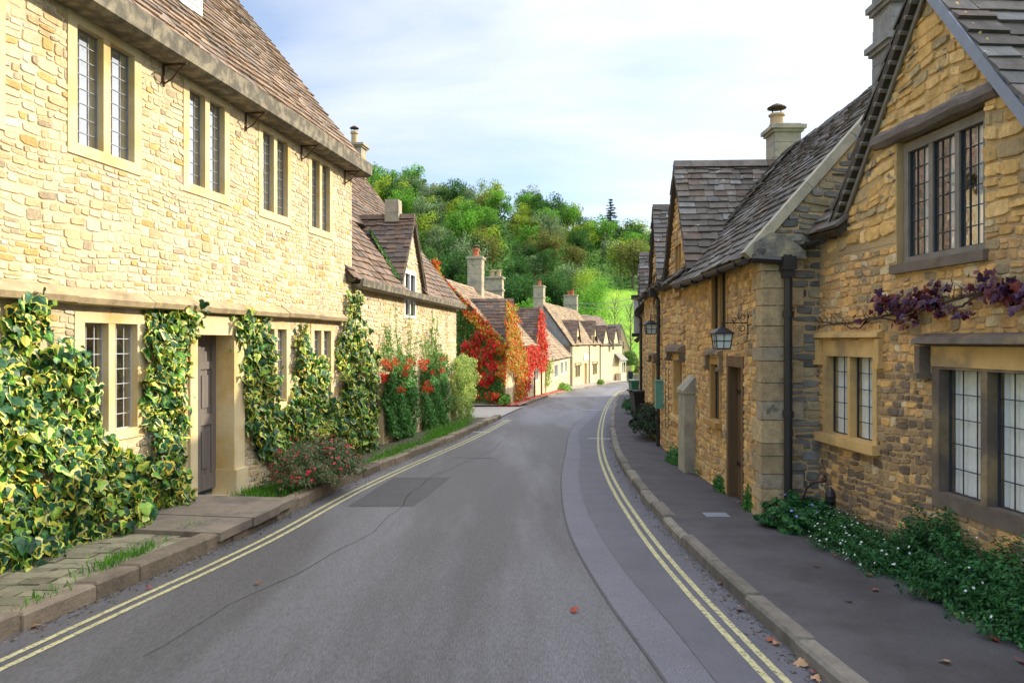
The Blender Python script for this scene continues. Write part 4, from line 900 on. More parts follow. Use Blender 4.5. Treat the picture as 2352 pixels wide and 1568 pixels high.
# ------------------------------------------------------------------ right row, near gabled house
V1 = Wall(3.237, 8.73, -4.085, -1)
G1 = thing('gabled_house', 'golden rubble-stone house with leaded windows and steep gable, nearest on the shaded side', 'house', V1.P(-3, -.2, -2))
gs, gw, gz, gp = -2.436, 1.49, 2.93, 4.76
uo = []
us0, us1 = V1.s(2258), V1.s(2062)
uop = (us0-.02, us1+.02, 2.40, 3.50)
w1s0, w1s1 = V1.s(1893), V1.s(2016)
w2s0, w2s1 = V1.s(2143), V1.s(2143)-1.22
rop = []
a, b = sorted((w1s0, w1s1)); p, op = window(V1, G1, a, b, .72, 1.76, n=2, rows=5, cols=2, jamb=.07, head=.16, sill=.09, mull=.05, depth=.08, fm='ashlar_r', gm='glass_r', bm='lead_dark', curtain='blind', inner=True, seed=21, sillout=.07, bar=.007); rop.append(op)
hood(V1, G1, a, b, 1.775, m='ashlar_r', drop=.22, out=.07, p=p)
a, b = sorted((w2s0, w2s1)); p, op = window(V1, G1, a, b, .42, 1.55, n=2, rows=5, cols=3, jamb=.09, head=.02, sill=.13, mull=.07, depth=.09, fm='ashlar_dark', gm='glass_r', bm='lead_dark', curtain='blind', inner=True, seed=22, bar=.007); rop.append((a+.015, b-.015, .43, 1.70))
mb = MB(); V1.box(mb, a, b, 1.551, 1.71, -.22, .02); mb.build('lintel', 'ashlar_r', p)
hood(V1, G1, a, b, 1.715, m='ashlar_dark', drop=.22, out=.13, t=.06, p=p)
mb = MB()
backing(V1, mb, [(-8, -.3), (0, -.5), (0, 2.62), (-8, 2.62)], rop+[uop]); backing(V1, mb, [(gs+gw, 2.62), (0, 2.62), (0, 2.92), (gs+gw, 2.92)], []); backing(V1, mb, [(-8, 2.62), (gs-gw, 2.62), (gs-gw, 2.92), (-8, 2.92)], [])
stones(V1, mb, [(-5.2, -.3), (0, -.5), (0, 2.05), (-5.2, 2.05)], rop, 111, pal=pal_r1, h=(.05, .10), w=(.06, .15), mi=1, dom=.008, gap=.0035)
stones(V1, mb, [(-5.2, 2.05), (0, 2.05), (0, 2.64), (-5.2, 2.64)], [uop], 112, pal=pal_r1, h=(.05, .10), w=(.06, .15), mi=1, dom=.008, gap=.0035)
stones(V1, mb, [(gs+gw, 2.64), (0, 2.64), (0, 2.92), (gs+gw, 2.92)], [], 113, pal=pal_rg, h=(.07, .12), w=(.10, .2), mi=1)
V1.box(mb, -8, -7.7, -.3, 2.9, -4, -.351)
mb.build('wall', ['mortar_r', 'stone_r'], G1)
gab = dormer(V1, G1, gs, gw, gz, gp, 2.62, 114, rf_r, 'mortar_r', 'slate_r', stone=dict(pal=pal_rg, h=(.06, .15), w=(.08, .24), dom=.015, wob=.07, gap=.0035), ops=[uop], face_o=.0, back=3.4, e=(.2, .16), w=(.25, .5), name='gable', stonemat='stone_r')
# tall window under an old beam
mb = MB(); V1.box(mb, us0+.02 if us0 < us1 else us1-.0, 0, 0, 0, 0, 0) if False else None
a, b = sorted((us0, us1))
p, op = window(V1, gab, a, b, 2.42, 3.47, n=3, rows=6, cols=3, jamb=.07, head=.08, sill=.06, mull=.055, depth=.085, proud=-.05, fm='timber_pale', gm='glass_up', bm='lead_dark', curtain='blind', cfrac=.62, inner=True, seed=23, bar=.007)
mb = MB(); rr = random.Random(4); k = 12; s0_, s1_ = V1.s(2300), V1.s(2012); rg = []
P_ = []; rad = []
for i in range(k+1): t = i/k; P_.append(V1.P(s0_+(s1_-s0_)*t, 3.56+rr.uniform(-.008, .008), .0)); rad.append(.075+rr.uniform(-.007, .009))
mb.tube(P_, rad, 9); mb.build('beam', 'oak_beam', gab)
mb = MB(); V1.box(mb, a-.06, b+.06, 2.34, 2.42, -.12, .045); mb.build('sill', 'ashlar_dark', gab)
# barge board with slate battens on the far rake, lead along the near rake
hyp = math.hypot(gw, gp-gz); nrm = np.array([*V1.n, 0]); dd3 = np.array([*V1.d, 0]); zt3 = np.array([0, 0, 1.])
for sg, nm, m_, o0, o1, dn in ((1, 'bargeboard', 'timber_pale', .022, .045, .155), (-1, 'lead_flashing', 'lead', .088, .112, .05)):
    ft = np.array(V1.P(gs+sg*(gw+.04), gz-.04, 0)); ap = np.array(V1.P(gs, gp+.03, 0)); u = (ap-ft)/np.linalg.norm(ap-ft); nd = (sg*dd3*(gp-gz)+zt3*gw)/hyp
    mb = MB(); A = [ft-nd*dn+nrm*o0, ft-nd*(dn-.04)+nrm*o0, ft-nd*(dn-.04)+nrm*o1, ft-nd*dn+nrm*o1]; L_ = np.linalg.norm(ap-ft)
    if sg < 0: A = [ft-nd*.075+nrm*o0, ft+nd*.005+nrm*o0, ft+nd*.005+nrm*o1, ft-nd*.075+nrm*o1]
    mb.prism(A, [q+u*L_ for q in A]); mb.build(nm, m_, gab)
    if sg > 0:
        t = .08
        while t < L_-.05:
            q = ft+u*t; A = [q-nd*.105+nrm*.0, q-nd*.105+u*.03, q-nd*.105+u*.03+nrm*.11, q-nd*.105+nrm*.11]; mb = MB(); mb.prism(A, [x-nd*-.028 for x in A]); mb.build('batten', 'timber_pale', gab); t += .125
slope(V1, G1, 'roof', gs+gw-.25, .02, 3.02, 49, 2.2, .14, 115, rf_r, 'slate_r', e=(.18, .14), w=(.2, .42), ends=0)
slope(V1, G1, 'roof', -8, gs-gw+.2, 3.02, 49, 2.2, .14, 116, rf_r, 'slate_r', e=(.3, .2), w=(.4, .7), ends=0)
slope(V1, G1, 'roof', -8, .02, 3.02, 49, 2.2, .14, 117, rf_r, 'slate_r', e=(.6, .5), w=(1, 2), back=True, depth=4.4, ends=0)
slope(V1, G1, 'roof', gs-gw, gs+gw, 3.02, 49, 2.2, -1.6, 118, rf_r, 'slate_r', e=(.3, .2), w=(.4, .7), ends=0)
chimney(G1, ((2064-CX)/F*8.95, 8.95), .40, .45, 2.9, 6.25, 0, 'chimney_grey', ledges=((.02, .07), (.52, .06), (1.0, .07)), pots=((0, .3, .12, False),), seed=12)

# ------------------------------------------------------------------ lantern cottage
V2 = Wall(2.68, 8.2, 2.0, -1); E2_ = V2.end(0, True)
G2 = thing('lantern_cottage', 'ochre stone cottage with an iron wall lantern and low plank door beside the black downpipe', 'cottage', V2.P(2, -.3, -1.8))
o2 = []
dA, dB = V2.s(1704), V2.s(1673)
p, op = window(V2, G2, dA-.09, dB+.06, -.28, 1.57, n=1, rows=1, cols=1, jamb=.09, head=.13, sill=.02, depth=.12, fm='oak_brown', gm='oak_brown', bm='oak_brown', far=True, name='door_surround'); o2.append(op)
p.name = 'door'
mb = MB()
for i in range(5): q = dA+(dB-dA)*(i+.5)/5; V2.box(mb, q-.055, q+.055, -.26, 1.43, -.119, -.108)
for z_ in (.2, 1.1): V2.box(mb, dA+.02, dB-.02, z_, z_+.05, -.107, -.098, mi=1)
mb.tube([V2.P(dA+.08, .65, -.11), V2.P(dA+.08, .65, -.06), V2.P(dA+.08, .55, -.06)], .012, 5, mi=1); mb.build('door_planks', ['oak_brown', 'iron'], p)
a, b = V2.s(1657), V2.s(1631)
p, op = window(V2, G2, a, b, .62, 1.52, n=1, rows=4, cols=3, jamb=.08, head=.08, sill=.07, depth=.07, fm='oak_gold', gm='glass_r', bm='lead_dark', curtain='curtain_warm', sillout=.08, inner=True, seed=31); o2.append(op); hood(V2, G2, a, b, 1.56, m='ashlar_dark', drop=.15, out=.08, p=p)
a, b = V2.s(1672), V2.s(1634)
p, op = window(V2, G2, a, b, 1.86, 2.70, n=2, rows=4, cols=2, jamb=.07, head=.05, sill=.06, mull=.06, depth=.05, fm='oak_gold', gm='glass_r', bm='lead_dark', curtain='curtain_warm', sillout=.05, inner=True, seed=32); o2.append(op)
mb = MB(); L2 = 4.28
backing(V2, mb, [(0, -.5), (L2, -.6), (L2, 2.80), (0, 2.80)], o2); backing(E2_, mb, [(.01, 2.805), (.351, 2.805), (.351, 3.2), (.01, 2.84)], [], -.3, -.004); backing(E2_, mb, [(.351, -.4), (3.6, -.4), (3.6, 2.8), (1.8, 4.88), (.351, 3.2)], [], -.3, -.004)
stones(V2, mb, [(.0, -.5), (L2, -.6), (L2, 2.8), (.0, 2.8)], o2, 121, pal=pal_r2, h=(.05, .11), w=(.06, .18), mi=1, dom=.008, gap=.0035)
stones(E2_, mb, [(0, -.4), (.75, -.4), (.75, 2.62), (0, 2.62)], [], 122, pal=pal_grey, h=(.06, .13), w=(.10, .26), mi=1, dom=.014, gap=.006)
stones(E2_, mb, [(-.12, 2.62), (3.5, 2.62), (1.84, 4.84)], [], 123, pal=pal_grey, h=(.045, .11), w=(.08, .26), mi=1, dom=.014, gap=.004)
V2.box(mb, 0, L2, -.5, 2.8, -3.6, -3.3)
mb.build('wall', ['mortar_r', 'stone_r'], G2)
mb = MB(); z = -.4; k = 0; r = random.Random(14)
while z < 2.6:   # dressed quoins up the corner
    h_ = r.uniform(.12, .25); l1, l2 = (.36, .22) if k % 2 else (.20, .42); c = np.array((.44, .33, .18))*r.uniform(.75, 1.1) if r.random() < .7 else np.array((.34, .28, .19))*r.uniform(.85, 1.15)
    V2.box(mb, -.022, l1+r.uniform(-.03, .03), z+.005, min(z+h_, 2.66)-.005, -l2, .022, c); z += h_; k += 1
mb.build('quoin', 'stone_r', G2)
mb = MB()    # plinth stone under the gable foot
E2_.poly(mb, [(-.1, 2.62), (.42, 2.62), (.42, 2.70), (.2, 2.88), (.05, 2.90), (-.1, 2.80)], 0.0, .10); mb.build('kneeler', 'grey_rubble', G2)
o_, d_, u_, n_, Hh = slope(V2, G2, 'roof', 0, L2+.4, 2.86, 48.7, 1.85, .17, 124, rf_r, 'slate_r', e=(.15, .10), w=(.14, .32), ends=0, poly=[(.16, 0), (L2+.4, 0), (L2+2.2, 3.06), (.16, 3.06)], th=(.012, .03))
slope(V2, G2, 'roof', 0, L2+.4, 2.86, 48.7, 1.85, .17, 125, rf_r, 'slate_r', e=(.6, .5), w=(1, 2), ends=0, back=True, depth=3.7)
mb = MB(); cp = [(-.03, -.05), (.14, -.05), (.14, .05), (-.03, .05)]; t0 = .0
r = random.Random(15)
while t0 < Hh:
    l = min(r.uniform(.7, 1.0), Hh-t0); A = [np.array(o_)+np.array(d_)*a+np.array(n_)*b+u_*(t0+.003) for a, b in cp]; mb.prism(A, [q+u_*(l-.006) for q in A]); t0 += l
mb.build('coping', 'chimney_stone', G2)
ridge(V2, G2, .0, L2+2.0, 2.86+1.85*1.138, 1.85, 126, rf_r, 'slate_r', sz=.08)
chimney(G2, ((1799-CX)/F*14.2, 14.2), .47, .5, 4.4, 5.72, 0, 'chimney_stone', ledges=((.04, .08), (.92, .06)), pots=((-.12, .24, .13, True),), potm='clay_buff', seed=14)
mb = MB(); b_ = V2.s(1590)
V2.box(mb, b_-.26, b_+.26, -.5, .95, 0, .17); 
mb.prism([V2.P(b_-.28, .95, .19), V2.P(b_+.28, .95, .19), V2.P(b_+.28, .95, 0), V2.P(b_-.28, .95, 0)], [V2.P(b_-.28, 1.0, .19), V2.P(b_+.28, 1.0, .19), V2.P(b_+.28, 1.22, 0), V2.P(b_-.28, 1.22, 0)])
mb.build('buttress', 'chimney_stone', G2)
def gutter_pipe(W, root, s0, s1, z, o, ps, z0, rad=.05, drop=.0, po=.08):
    mb = MB(); k = 8
    def ring(t, zz): return [W.P(t, zz+rad*math.sin(-math.pi*i/k), o+rad*math.cos(math.pi*i/k)) for i in range(k+1)]+[W.P(t, zz-rad*.0, o-rad*.85), W.P(t, zz-rad*.85, o), W.P(t, zz, o+rad*.85)][::1]
    def half(t, zz): return [W.P(t, zz+rad*math.sin(-math.pi*i/k), o+rad*math.cos(math.pi*i/k)) for i in range(k+1)]
    A, B = half(s0, z), half(s1, z+drop); V_ = A+B; mb.add(V_, [[i, i+1, k+2+i, k+1+i] for i in range(k)]); mb.add(A, [list(range(k+1))]); mb.add(B, [list(range(k+1))])
    t = s0+.3
    while t < s1: W.box(mb, t-.012, t+.012, z-rad*1.15, z+.005, o-rad*1.1, o+rad*1.1); t += .8
    mb.build('gutter', 'iron', root)
    if ps is not None:
        m2 = MB(); pth = [W.P(ps, z-rad, o), W.P(ps, z-rad-.10, o), W.P(ps, z-rad-.22, po), W.P(ps, z0, po)]; m2.tube(pth, .038, 9)
        zz = z-.45
        while zz > z0+.1: m2.tube([W.P(ps, zz, po), W.P(ps, zz+.05, po)], .05, 9); zz -= 1.15
        W.box(m2, ps-.075, ps+.075, z-rad-.16, z-rad+.01, o-.075, o+.075); m2.build('downpipe', 'iron', root)
gutter_pipe(V2, G2, .0, L2-.05, 2.63, .19, None, 0, drop=.02)
# corner gutter and the tall black downpipe belong to the near house
gutter_pipe(V1, G1, gs+gw-.05, .28, 2.78, .18, None, 0, drop=-.03)
mb = MB(); X_ = 2.905; Y_ = 8.08
mb.tube([(2.55, 8.15, 2.63), (X_, 8.1, 2.60)], .045, 8); mb.tube([(X_, Y_, 2.66), (X_, Y_, -.18)], .043, 10)
mb.box(X_-.07, X_+.07, Y_-.07, Y_+.07, 2.50, 2.64); mb.box(X_-.055, X_+.055, Y_-.055, Y_+.055, 2.42, 2.50)
for z_ in (2.0, .95, -.1): mb.tube([(X_, Y_, z_), (X_, Y_, z_+.07)], .058, 10)
mb.build('downpipe', 'iron', G1)

# iron wall lantern
def lantern(name, label, W, t, z, arm, sc_, group=None):
    root = thing(name, label, 'lantern', W.P(t, z-.3, 0), group)
    mb = MB(); W.box(mb, t-.012*sc_, t+.012*sc_, z-.16*sc_, z+.12*sc_, .0, .012)
    mb.tube([W.P(t, z, .01), W.P(t, z, arm)], .007*sc_, 6)
    for sg in (1, -1):   # scrolls
        pts = [];
        for i in range(22):
            a = i/21*2*math.pi*1.35; rad = .040*sc_*(1-.62*i/21); pts.append(W.P(t, z+sg*(.052*sc_+rad*math.sin(a-1.57)), .06*sc_+rad*math.cos(a-1.57)))
        mb.tube(pts, .005*sc_, 5)
        pts = []
        for i in range(18):
            a = i/17*2*math.pi*1.2; rad = .024*sc_*(1-.6*i/17); pts.append(W.P(t, z+sg*(.03*sc_+rad*math.sin(a-1.57)), .135*sc_+rad*math.cos(a-1.57)))
        mb.tube(pts, .004*sc_, 5)
    mb.build('bracket', 'iron', root)
    c = np.array(W.P(t, z, arm)); q = lambda h, w_: [tuple(c+np.array((i*w_, j*w_, h))) for i, j in ((-1, -1), (1, -1), (1, 1), (-1, 1))]
    k = sc_; mb = MB(); mb.tube([tuple(c), tuple(c+(0, 0, -.045*k))], .006*k, 6); mb.prism(q(-.10*k, .098*k), q(-.045*k, .025*k)); mb.prism(q(-.112*k, .098*k), q(-.1001*k, .098*k)); mb.prism(q(-.265*k, .068*k), q(-.25*k, .068*k))
    for i, j in ((-1, -1), (1, -1), (1, 1), (-1, 1)): mb.tube([tuple(c+(i*.083*k, j*.083*k, -.11*k)), tuple(c+(i*.066*k, j*.066*k, -.255*k))], .006*k, 5)
    for i, j in ((0, -1), (1, 0), (-1, 0), (0, 1)): mb.tube([tuple(c+(i*.083*k, j*.083*k, -.11*k)), tuple(c+(i*.066*k, j*.066*k, -.255*k))], .004*k, 4)
    for i in range(4): m_ = .0755*k; cs = [(-1, -1), (1, -1), (1, 1), (-1, 1)]; p0, p1 = cs[i], cs[(i+1) % 4]; mb.tube([tuple(c+(p0[0]*m_, p0[1]*m_, -.18*k)), tuple(c+(p1[0]*m_, p1[1]*m_, -.18*k))], .004*k, 4)
    mb.build('lamp_frame', 'iron', root)
    mb = MB(); A, B = q(-.25*k, .062*k), q(-.112*k, .079*k); V_ = A+B; mb.add(V_, [[i, (i+1) % 4, 4+(i+1) % 4, 4+i] for i in range(4)]); mb.build('pane', 'frost', root)
lantern('wall_lantern', 'black iron lantern with square panes on a scrolled bracket above the plank door', V2, V2.s(1719), EYE+8.75*(CY-741)/F, .30, 1.15)

# ------------------------------------------------------------------ rest of the right row
def row_house(name, label, W, Ln, zb, ze, run, gables, seed, pal=pal_r2, extra=None, near_end=True):
    root = thing(name, label, 'cottage', W.P(Ln/2, zb+.1, -1.5)); ops = []
    if extra: extra(root, ops)
    mb = MB(); backing(W, mb, [(0, zb), (Ln, zb-.1), (Ln, ze), (0, ze)], ops); stones(W, mb, [(0, zb), (Ln, zb-.1), (Ln, ze), (0, ze)], [o for o in ops if len(o) == 4], seed, pal=pal, h=(.08, .15), w=(.14, .36), mi=1)
    if near_end: E = W.end(0, True); backing(E, mb, [(.351, zb), (2*run, zb), (2*run, ze), (run, ze+run*1.14), (.351, ze+.3)], [], -.2, 0)
    W.box(mb, 0, Ln, zb, ze, -2*run, -2*run+.3); mb.build('wall', ['mortar_r', 'stone_r'], root)
    slope(W, root, 'roof', 0, Ln, ze+.05, 48.7, run, .17, seed+1, rf_r, 'slate_r', e=(.2, .14), w=(.2, .45), ends=0.02)
    slope(W, root, 'roof', 0, Ln, ze+.05, 48.7, run, .17, seed+2, rf_r, 'slate_r', e=(.6, .5), w=(1, 2), ends=0.02, back=True, depth=2*run)
    for i, (sc_, hw, zp, bk, gops) in enumerate(gables):
        dormer(W, root, sc_, hw, ze+.05, zp, ze-.02, seed+5+i, rf_r, 'mortar_r', 'slate_r', stone=dict(pal=pal, h=(.08, .15), w=(.14, .34)), stonemat='stone_r', ops=gops, back=bk, face_o=.01, e=(.15, .12), w=(.18, .38), name='gable')
    return root, ops
V3 = Wall(2.86, 12.5, 3.0, -1)
u0, u1 = V3.s(1567), V3.s(1551)
def ex3(root, ops):
    p, op = window(V3, root, V3.s(1570), V3.s(1546), .36, 1.52, n=1, rows=1, cols=4, jamb=.10, head=.10, sill=.07, depth=.12, fm='ashlar_r', gm='oak_brown', bm='oak_brown', far=True, sillout=.05); ops.append(op)
    hood(V3, root, V3.s(1572), V3.s(1545), 1.55, m='ashlar_dark', drop=.1, out=.14, t=.09, p=p); ops.append((u0+.02, u1-.02, 2.55, 3.47))
    window(V3, root, u0, u1, 2.53, 3.49, n=2, rows=3, cols=2, jamb=.07, head=.06, sill=.07, mull=.06, depth=.08, fm='oak_gold', gm='glass_r', bm='lead_dark', sillout=.05)
    window(V3, root, V3.s(1537), V3.s(1529), .1, 1.62, n=1, rows=1, cols=1, jamb=.06, head=.08, sill=.02, depth=.1, fm='oak_brown', gm='oak_brown', bm='iron', far=True, name='door')
G3, o3 = row_house('gabled_cottage', 'ochre cottage whose slated cross gable stands beside the lantern cottage chimney', V3, 2.8, -.7, 2.92, 1.75, [(.82, 1.25, 4.78, 2.2, [(u0+.02, u1-.02, 2.55, 3.47)])], 131, extra=ex3, near_end=False)
V4 = Wall(3.02, 15.32, 5.5, -1)
def ex4(root, ops):
    p, op = window(V4, root, V4.s(1507), V4.s(1498), -.35, 1.35, n=1, rows=1, cols=1, jamb=.08, head=.12, sill=.03, depth=.1, fm='ashlar_r', gm='oak_brown', bm='oak_brown', far=True, name='door'); ops.append(op); hood(V4, root, V4.s(1508), V4.s(1497), 1.42, m='ashlar_dark', drop=.1, out=.1, p=p)
    window(V4, root, V4.s(1513), V4.s(1505), 2.5, 3.25, n=1, rows=3, cols=2, jamb=.06, head=.06, sill=.06, depth=.02, proud=.05, fm='oak_brown', gm='glass_r', bm='lead_dark')
G4, o4 = row_house('gabled_cottage', 'second cross-gabled cottage of the shaded row, with the small bracket lamp', V4, 5.0, -.85, 3.0, 1.7, [(1.35, 1.15, 4.62, 2.0, [])], 141, extra=ex4)
gutter_pipe(V3, G3, 1.9, 2.75, 2.84, .18, None, 0); gutter_pipe(V4, G4, .0, .6, 2.86, .18, .25, -.75, po=.08); gutter_pipe(V4, G4, 2.4, 4.9, 2.86, .18, None, 0)
lantern('wall_lamp', 'small black bracket lamp on the wall beside the second downpipe', V4, .62, EYE+15.9*(CY-742)/F+.12, .2, 1.35)
V5 = Wall(3.5, 20.34, 8.5, -1)
G5, o5 = row_house('stone_cottage', 'narrow cottage with a white framed bay window high on its wall at the bend', V5, 6.8, -1.0, 2.75, 1.6, [(1.6, 1.0, 4.2, 1.9, []), (4.6, 1.0, 4.15, 1.9, [])], 151)
gutter_pipe(V5, G5, 0, 6.7, 2.62, .18, .15, -1.0)
bw = thing('bay_window', 'white painted oriel window with small panes jutting from the far shaded wall', 'window', V5.P(3.5, 2.1, .15))
mb = MB()
for t in (3.1, 3.5, 3.9, 4.3): V5.box(mb, t-.03, t+.03, 2.05, 3.05, .19, .24)
for z_ in (2.05, 2.38, 2.72, 3.02): V5.box(mb, 3.07, 4.33, z_, z_+.05, .191, .239)
V5.box(mb, 3.07, 3.12, 2.0, 3.08, 0, .24); V5.box(mb, 3.07, 3.12, 2.0, 3.08, 0, .24); mb.build('frame', 'white_paint', bw)
mb = MB(); V5.box(mb, 3.13, 4.3, 2.06, 3.0, 0.03, .2); mb.build('pane', 'frost', bw)
mb = MB(); V5.box(mb, 3.0, 4.4, 1.9, 2.0, 0, .3); V5.box(mb, 3.0, 4.4, 3.09, 3.16, 0, .32); mb.build('ledge', 'iron', bw)
V6 = Wall(4.5, 27.1, 9.5, -1)
G6, o6 = row_house('stone_cottage', 'farthest cottage of the shaded row, seen edge-on behind the green wheeled bin', V6, 16.5, -1.5, 1.9, 1.7, [], 161)

# ------------------------------------------------------------------ bins, boxes, small iron things
def wheelie(name, label, c, ang, m, s=1.0, group=None):
    root = thing(name, label, 'bin', c, group); a = R(ang); ux = np.array((math.cos(a), math.sin(a), 0)); uy = np.array((-math.sin(a), math.cos(a), 0)); zz_ = np.array((0, 0, 1.))
    c = np.array(c)
    def ring(w, d, z, oy=0): return [tuple(c+ux*i*w*s+uy*(j*d+oy)*s+zz_*z*s) for i, j in ((-1, -1), (1, -1), (1, 1), (-1, 1))]
    mb = MB(); mb.prism(ring(.20, .21, .06), ring(.27, .31, .93)); mb.prism(ring(.285, .33, .93), ring(.29, .335, .97)); mb.build('body', m, root)
    mb = MB(); mb.prism(ring(.295, .34, .975, -.01), ring(.28, .32, 1.02)); mb.prism(ring(.2, .03, 1.0, .37), ring(.2, .03, 1.04, .37)); mb.build('lid', m, root)
    for sg in (-1, 1):
        mb = MB(); q = c+ux*sg*.23*s+uy*.24*s+zz_*.1*s; mb.tube([tuple(q-ux*.025), tuple(q+ux*.025)], .1*s, 12); mb.build('wheel', 'plastic_black', root)
wheelie('wheeled_bin', 'green wheeled bin standing upright at the bend by the shaded wall', ((1464-CX)/F*31.0, 31.0, road_z(31)+.1), 95, 'plastic_green')
wheelie('wheeled_bin', 'black wheeled bin half hidden by the dark shrub on the right pavement', ((1476-CX)/F*20.3, 20.3, road_z(20.3)+.1), 95, 'plastic_black', .95)
wheelie('wheeled_bin', 'navy wheeled bin in front of the far hedge', ((1448-CX)/F*88, 88, -2.7), 0, 'plastic_blue')
bx = thing('meter_box', 'pale green box fixed low on the wall beside the second downpipe', 'box', V4.P(.05, .55, .1))
mb = MB(); V4.box(mb, -.12, .12, .42, .95, .0, .16); mb.build('body', 'box_green', bx); mb = MB(); V4.box(mb, -.14, .14, .95, .98, 0, .18); mb.build('lid', 'box_green', bx)
q = (3.03, 7.95); zb = road_z(8)+.1
mb = MB(); P_ = [(q[0]-.02, q[1], zb-.05), (q[0]-.02, q[1], zb+.25), (q[0]-.0, q[1]-.05, zb+.38), (q[0]+.04, q[1]-.14, zb+.46), (q[0]+.10, q[1]-.26, zb+.49)]
mb.tube(P_, .011, 7); mb.lathe((P_[-1][0], P_[-1][1], P_[-1][2]-.005), [(.001, 0), (.022, .01), (.024, .03), (.012, .045), (.016, .06), (.001, .085)], 8)
o = mb.build('iron_hook', 'rust', origin=(q[0], q[1], zb)); o['label'] = 'thin curved iron rod rising from the plants with a small knob'; o['category'] = 'iron rod'
q = (3.16, 7.62); zb = road_z(7.6)+.1; mb = MB(); mb.lathe((q[0], q[1], zb-.04), [(.03, 0), (.028, .28), (.022, .30), (.045, .33), (.052, .39), (.04, .44), (.015, .47), (.001, .48)], 10)
o = mb.build('iron_post', 'iron', origin=(*q, zb)); o['label'] = 'short black iron post with a bulbous head against the golden wall'; o['category'] = 'post'
# little sign on a stake by the creeper cottage
sg_ = thing('street_sign', 'small pink and white notice on a thin stake beside the red creeper', 'sign', (.88, 38.7, road_z(38.7)+.09))
mb = MB(); mb.tube([(.88, 38.7, road_z(38.7)), (.88, 38.7, road_z(38.7)+.75)], .02, 5); mb.build('stake', 'iron', sg_)
mat('notice', (.55, .38, .48), var=0, bump=0); mat('notice_ink', (.2, .05, .15), var=0, bump=0)
mb = MB(); mb.box(.74, 1.02, 38.66, 38.68, road_z(38.7)+.55, road_z(38.7)+.75); mb.build('board', 'notice', sg_)
mb = MB()
for z_ in (.70, .64): mb.box(.78, .98, 38.652, 38.66, road_z(38.7)+z_-.015, road_z(38.7)+z_+.01)
mb.build('lettering', 'notice_ink', sg_)
mb = MB(); q = gpt(1645, 1181, .1); mb.box(q[0]-.13, q[0]+.13, q[1]-.1, q[1]+.1, road_z(q[1])+.09, road_z(q[1])+.101)
o = mb.build('drain_cover', 'lead', origin=(*q, road_z(q[1]))); o['label'] = 'small pale metal cover set in the right pavement'; o['category'] = 'drain cover'
for i, (dz, lb) in enumerate(((0, 'upper overhead cable crossing from the far cottages to the shaded row'), (-.35, 'lower overhead cable crossing from the far cottages to the shaded row'))):
    mb = MB(); A = Vector(((1318-CX)/F*79, 79, 5.9+dz)); B = Vector((7.5, 40, 4.4+dz)); mb.tube([A.lerp(B, t/10)-Vector((0, 0, .5*4*(t/10)*(1-t/10))) for t in range(11)], .018, 4)
    o = mb.build('overhead_cable', 'lead', origin=tuple(A)); o['label'] = lb; o['category'] = 'cable'

# ------------------------------------------------------------------ climbing plants
YEL = [(5, (.58, .58, .08)), (2, (.60, .58, .22)), (4, (.26, .40, .05)), (5, (.03, .11, .03)), (1, (.66, .50, .06))]
DGR = [(6, (.012, .060, .028)), (5, (.022, .095, .040)), (2, (.05, .14, .07)), (3, (.04, .17, .02)), (2, (.10, .27, .03)), (2, (.26, .42, .06)), (1, (.52, .52, .10))]
creeper(W1, 'ivy', 'huge yellow-edged ivy spreading under the first ground-floor window to the plank door', 'ivy',
        [[(8, 700), (45, 690), (85, 695), (90, 760), (60, 800), (30, 790), (8, 760)], [(0, 785), (60, 790), (150, 800), (190, 850), (205, 900), (205, 960), (225, 1010), (290, 1040), (330, 1060), (340, 1020), (325, 960), (322, 880), (330, 830), (325, 760), (345, 712), (395, 708), (440, 712), (440, 745), (430, 800), (428, 850), (410, 880), (408, 950), (418, 1010), (405, 1060), (405, 1110), (395, 1160), (375, 1210), (330, 1240), (250, 1270), (190, 1290), (130, 1330), (60, 1300), (0, 1345), (-120, 1420), (-120, 860)]],
        4500, .104, .24, 'ivy', YEL, 1, pal2=DGR, droop=1.0, base=.9,
        stems=[([(60, 1290), (80, 1100), (60, 900), (50, 730)], .022), ([(100, 1300), (140, 1100), (150, 850)], .018), ([(380, 1200), (400, 1000), (390, 760)], .02), ([(90, 1200), (250, 1150), (400, 1100)], .016)])
creeper(W1, 'ivy', 'yellow-edged ivy climbing between the plank door and the last two ground-floor windows', 'ivy',
        [[(530, 722), (560, 720), (600, 712), (604, 760), (628, 800), (628, 870), (620, 930), (640, 945), (665, 930), (672, 850), (672, 770), (690, 748), (700, 800), (735, 820), (750, 880), (755, 940), (765, 960), (765, 1030), (700, 1050), (668, 1040), (640, 1075), (615, 1060), (590, 1055), (560, 990), (550, 900), (535, 840)]],
        2300, .105, .24, 'ivy', YEL, 2, pal2=DGR, droop=1.1, stems=[([(640, 1070), (590, 950), (560, 760)], .02), ([(700, 1060), (700, 900), (690, 770)], .018)])
creeper(W1, 'ivy', 'tall yellow-edged ivy column at the far corner of the long house, topmost of the ivies', 'ivy',
        [[(785, 735), (795, 665), (812, 690), (828, 750), (845, 800), (862, 830), (858, 880), (848, 920), (858, 980), (855, 1030), (820, 1040), (790, 1020), (760, 1000), (755, 940), (785, 900), (768, 850), (770, 780)]],
        2300, .105, .32, 'ivy', YEL, 3, pal2=DGR, droop=1.1, stems=[([(810, 1040), (815, 900), (800, 720)], .025)])
GRN = [(4, (.05, .17, .03)), (3, (.08, .26, .05)), (2, (.14, .33, .08)), (1, (.20, .36, .10))]
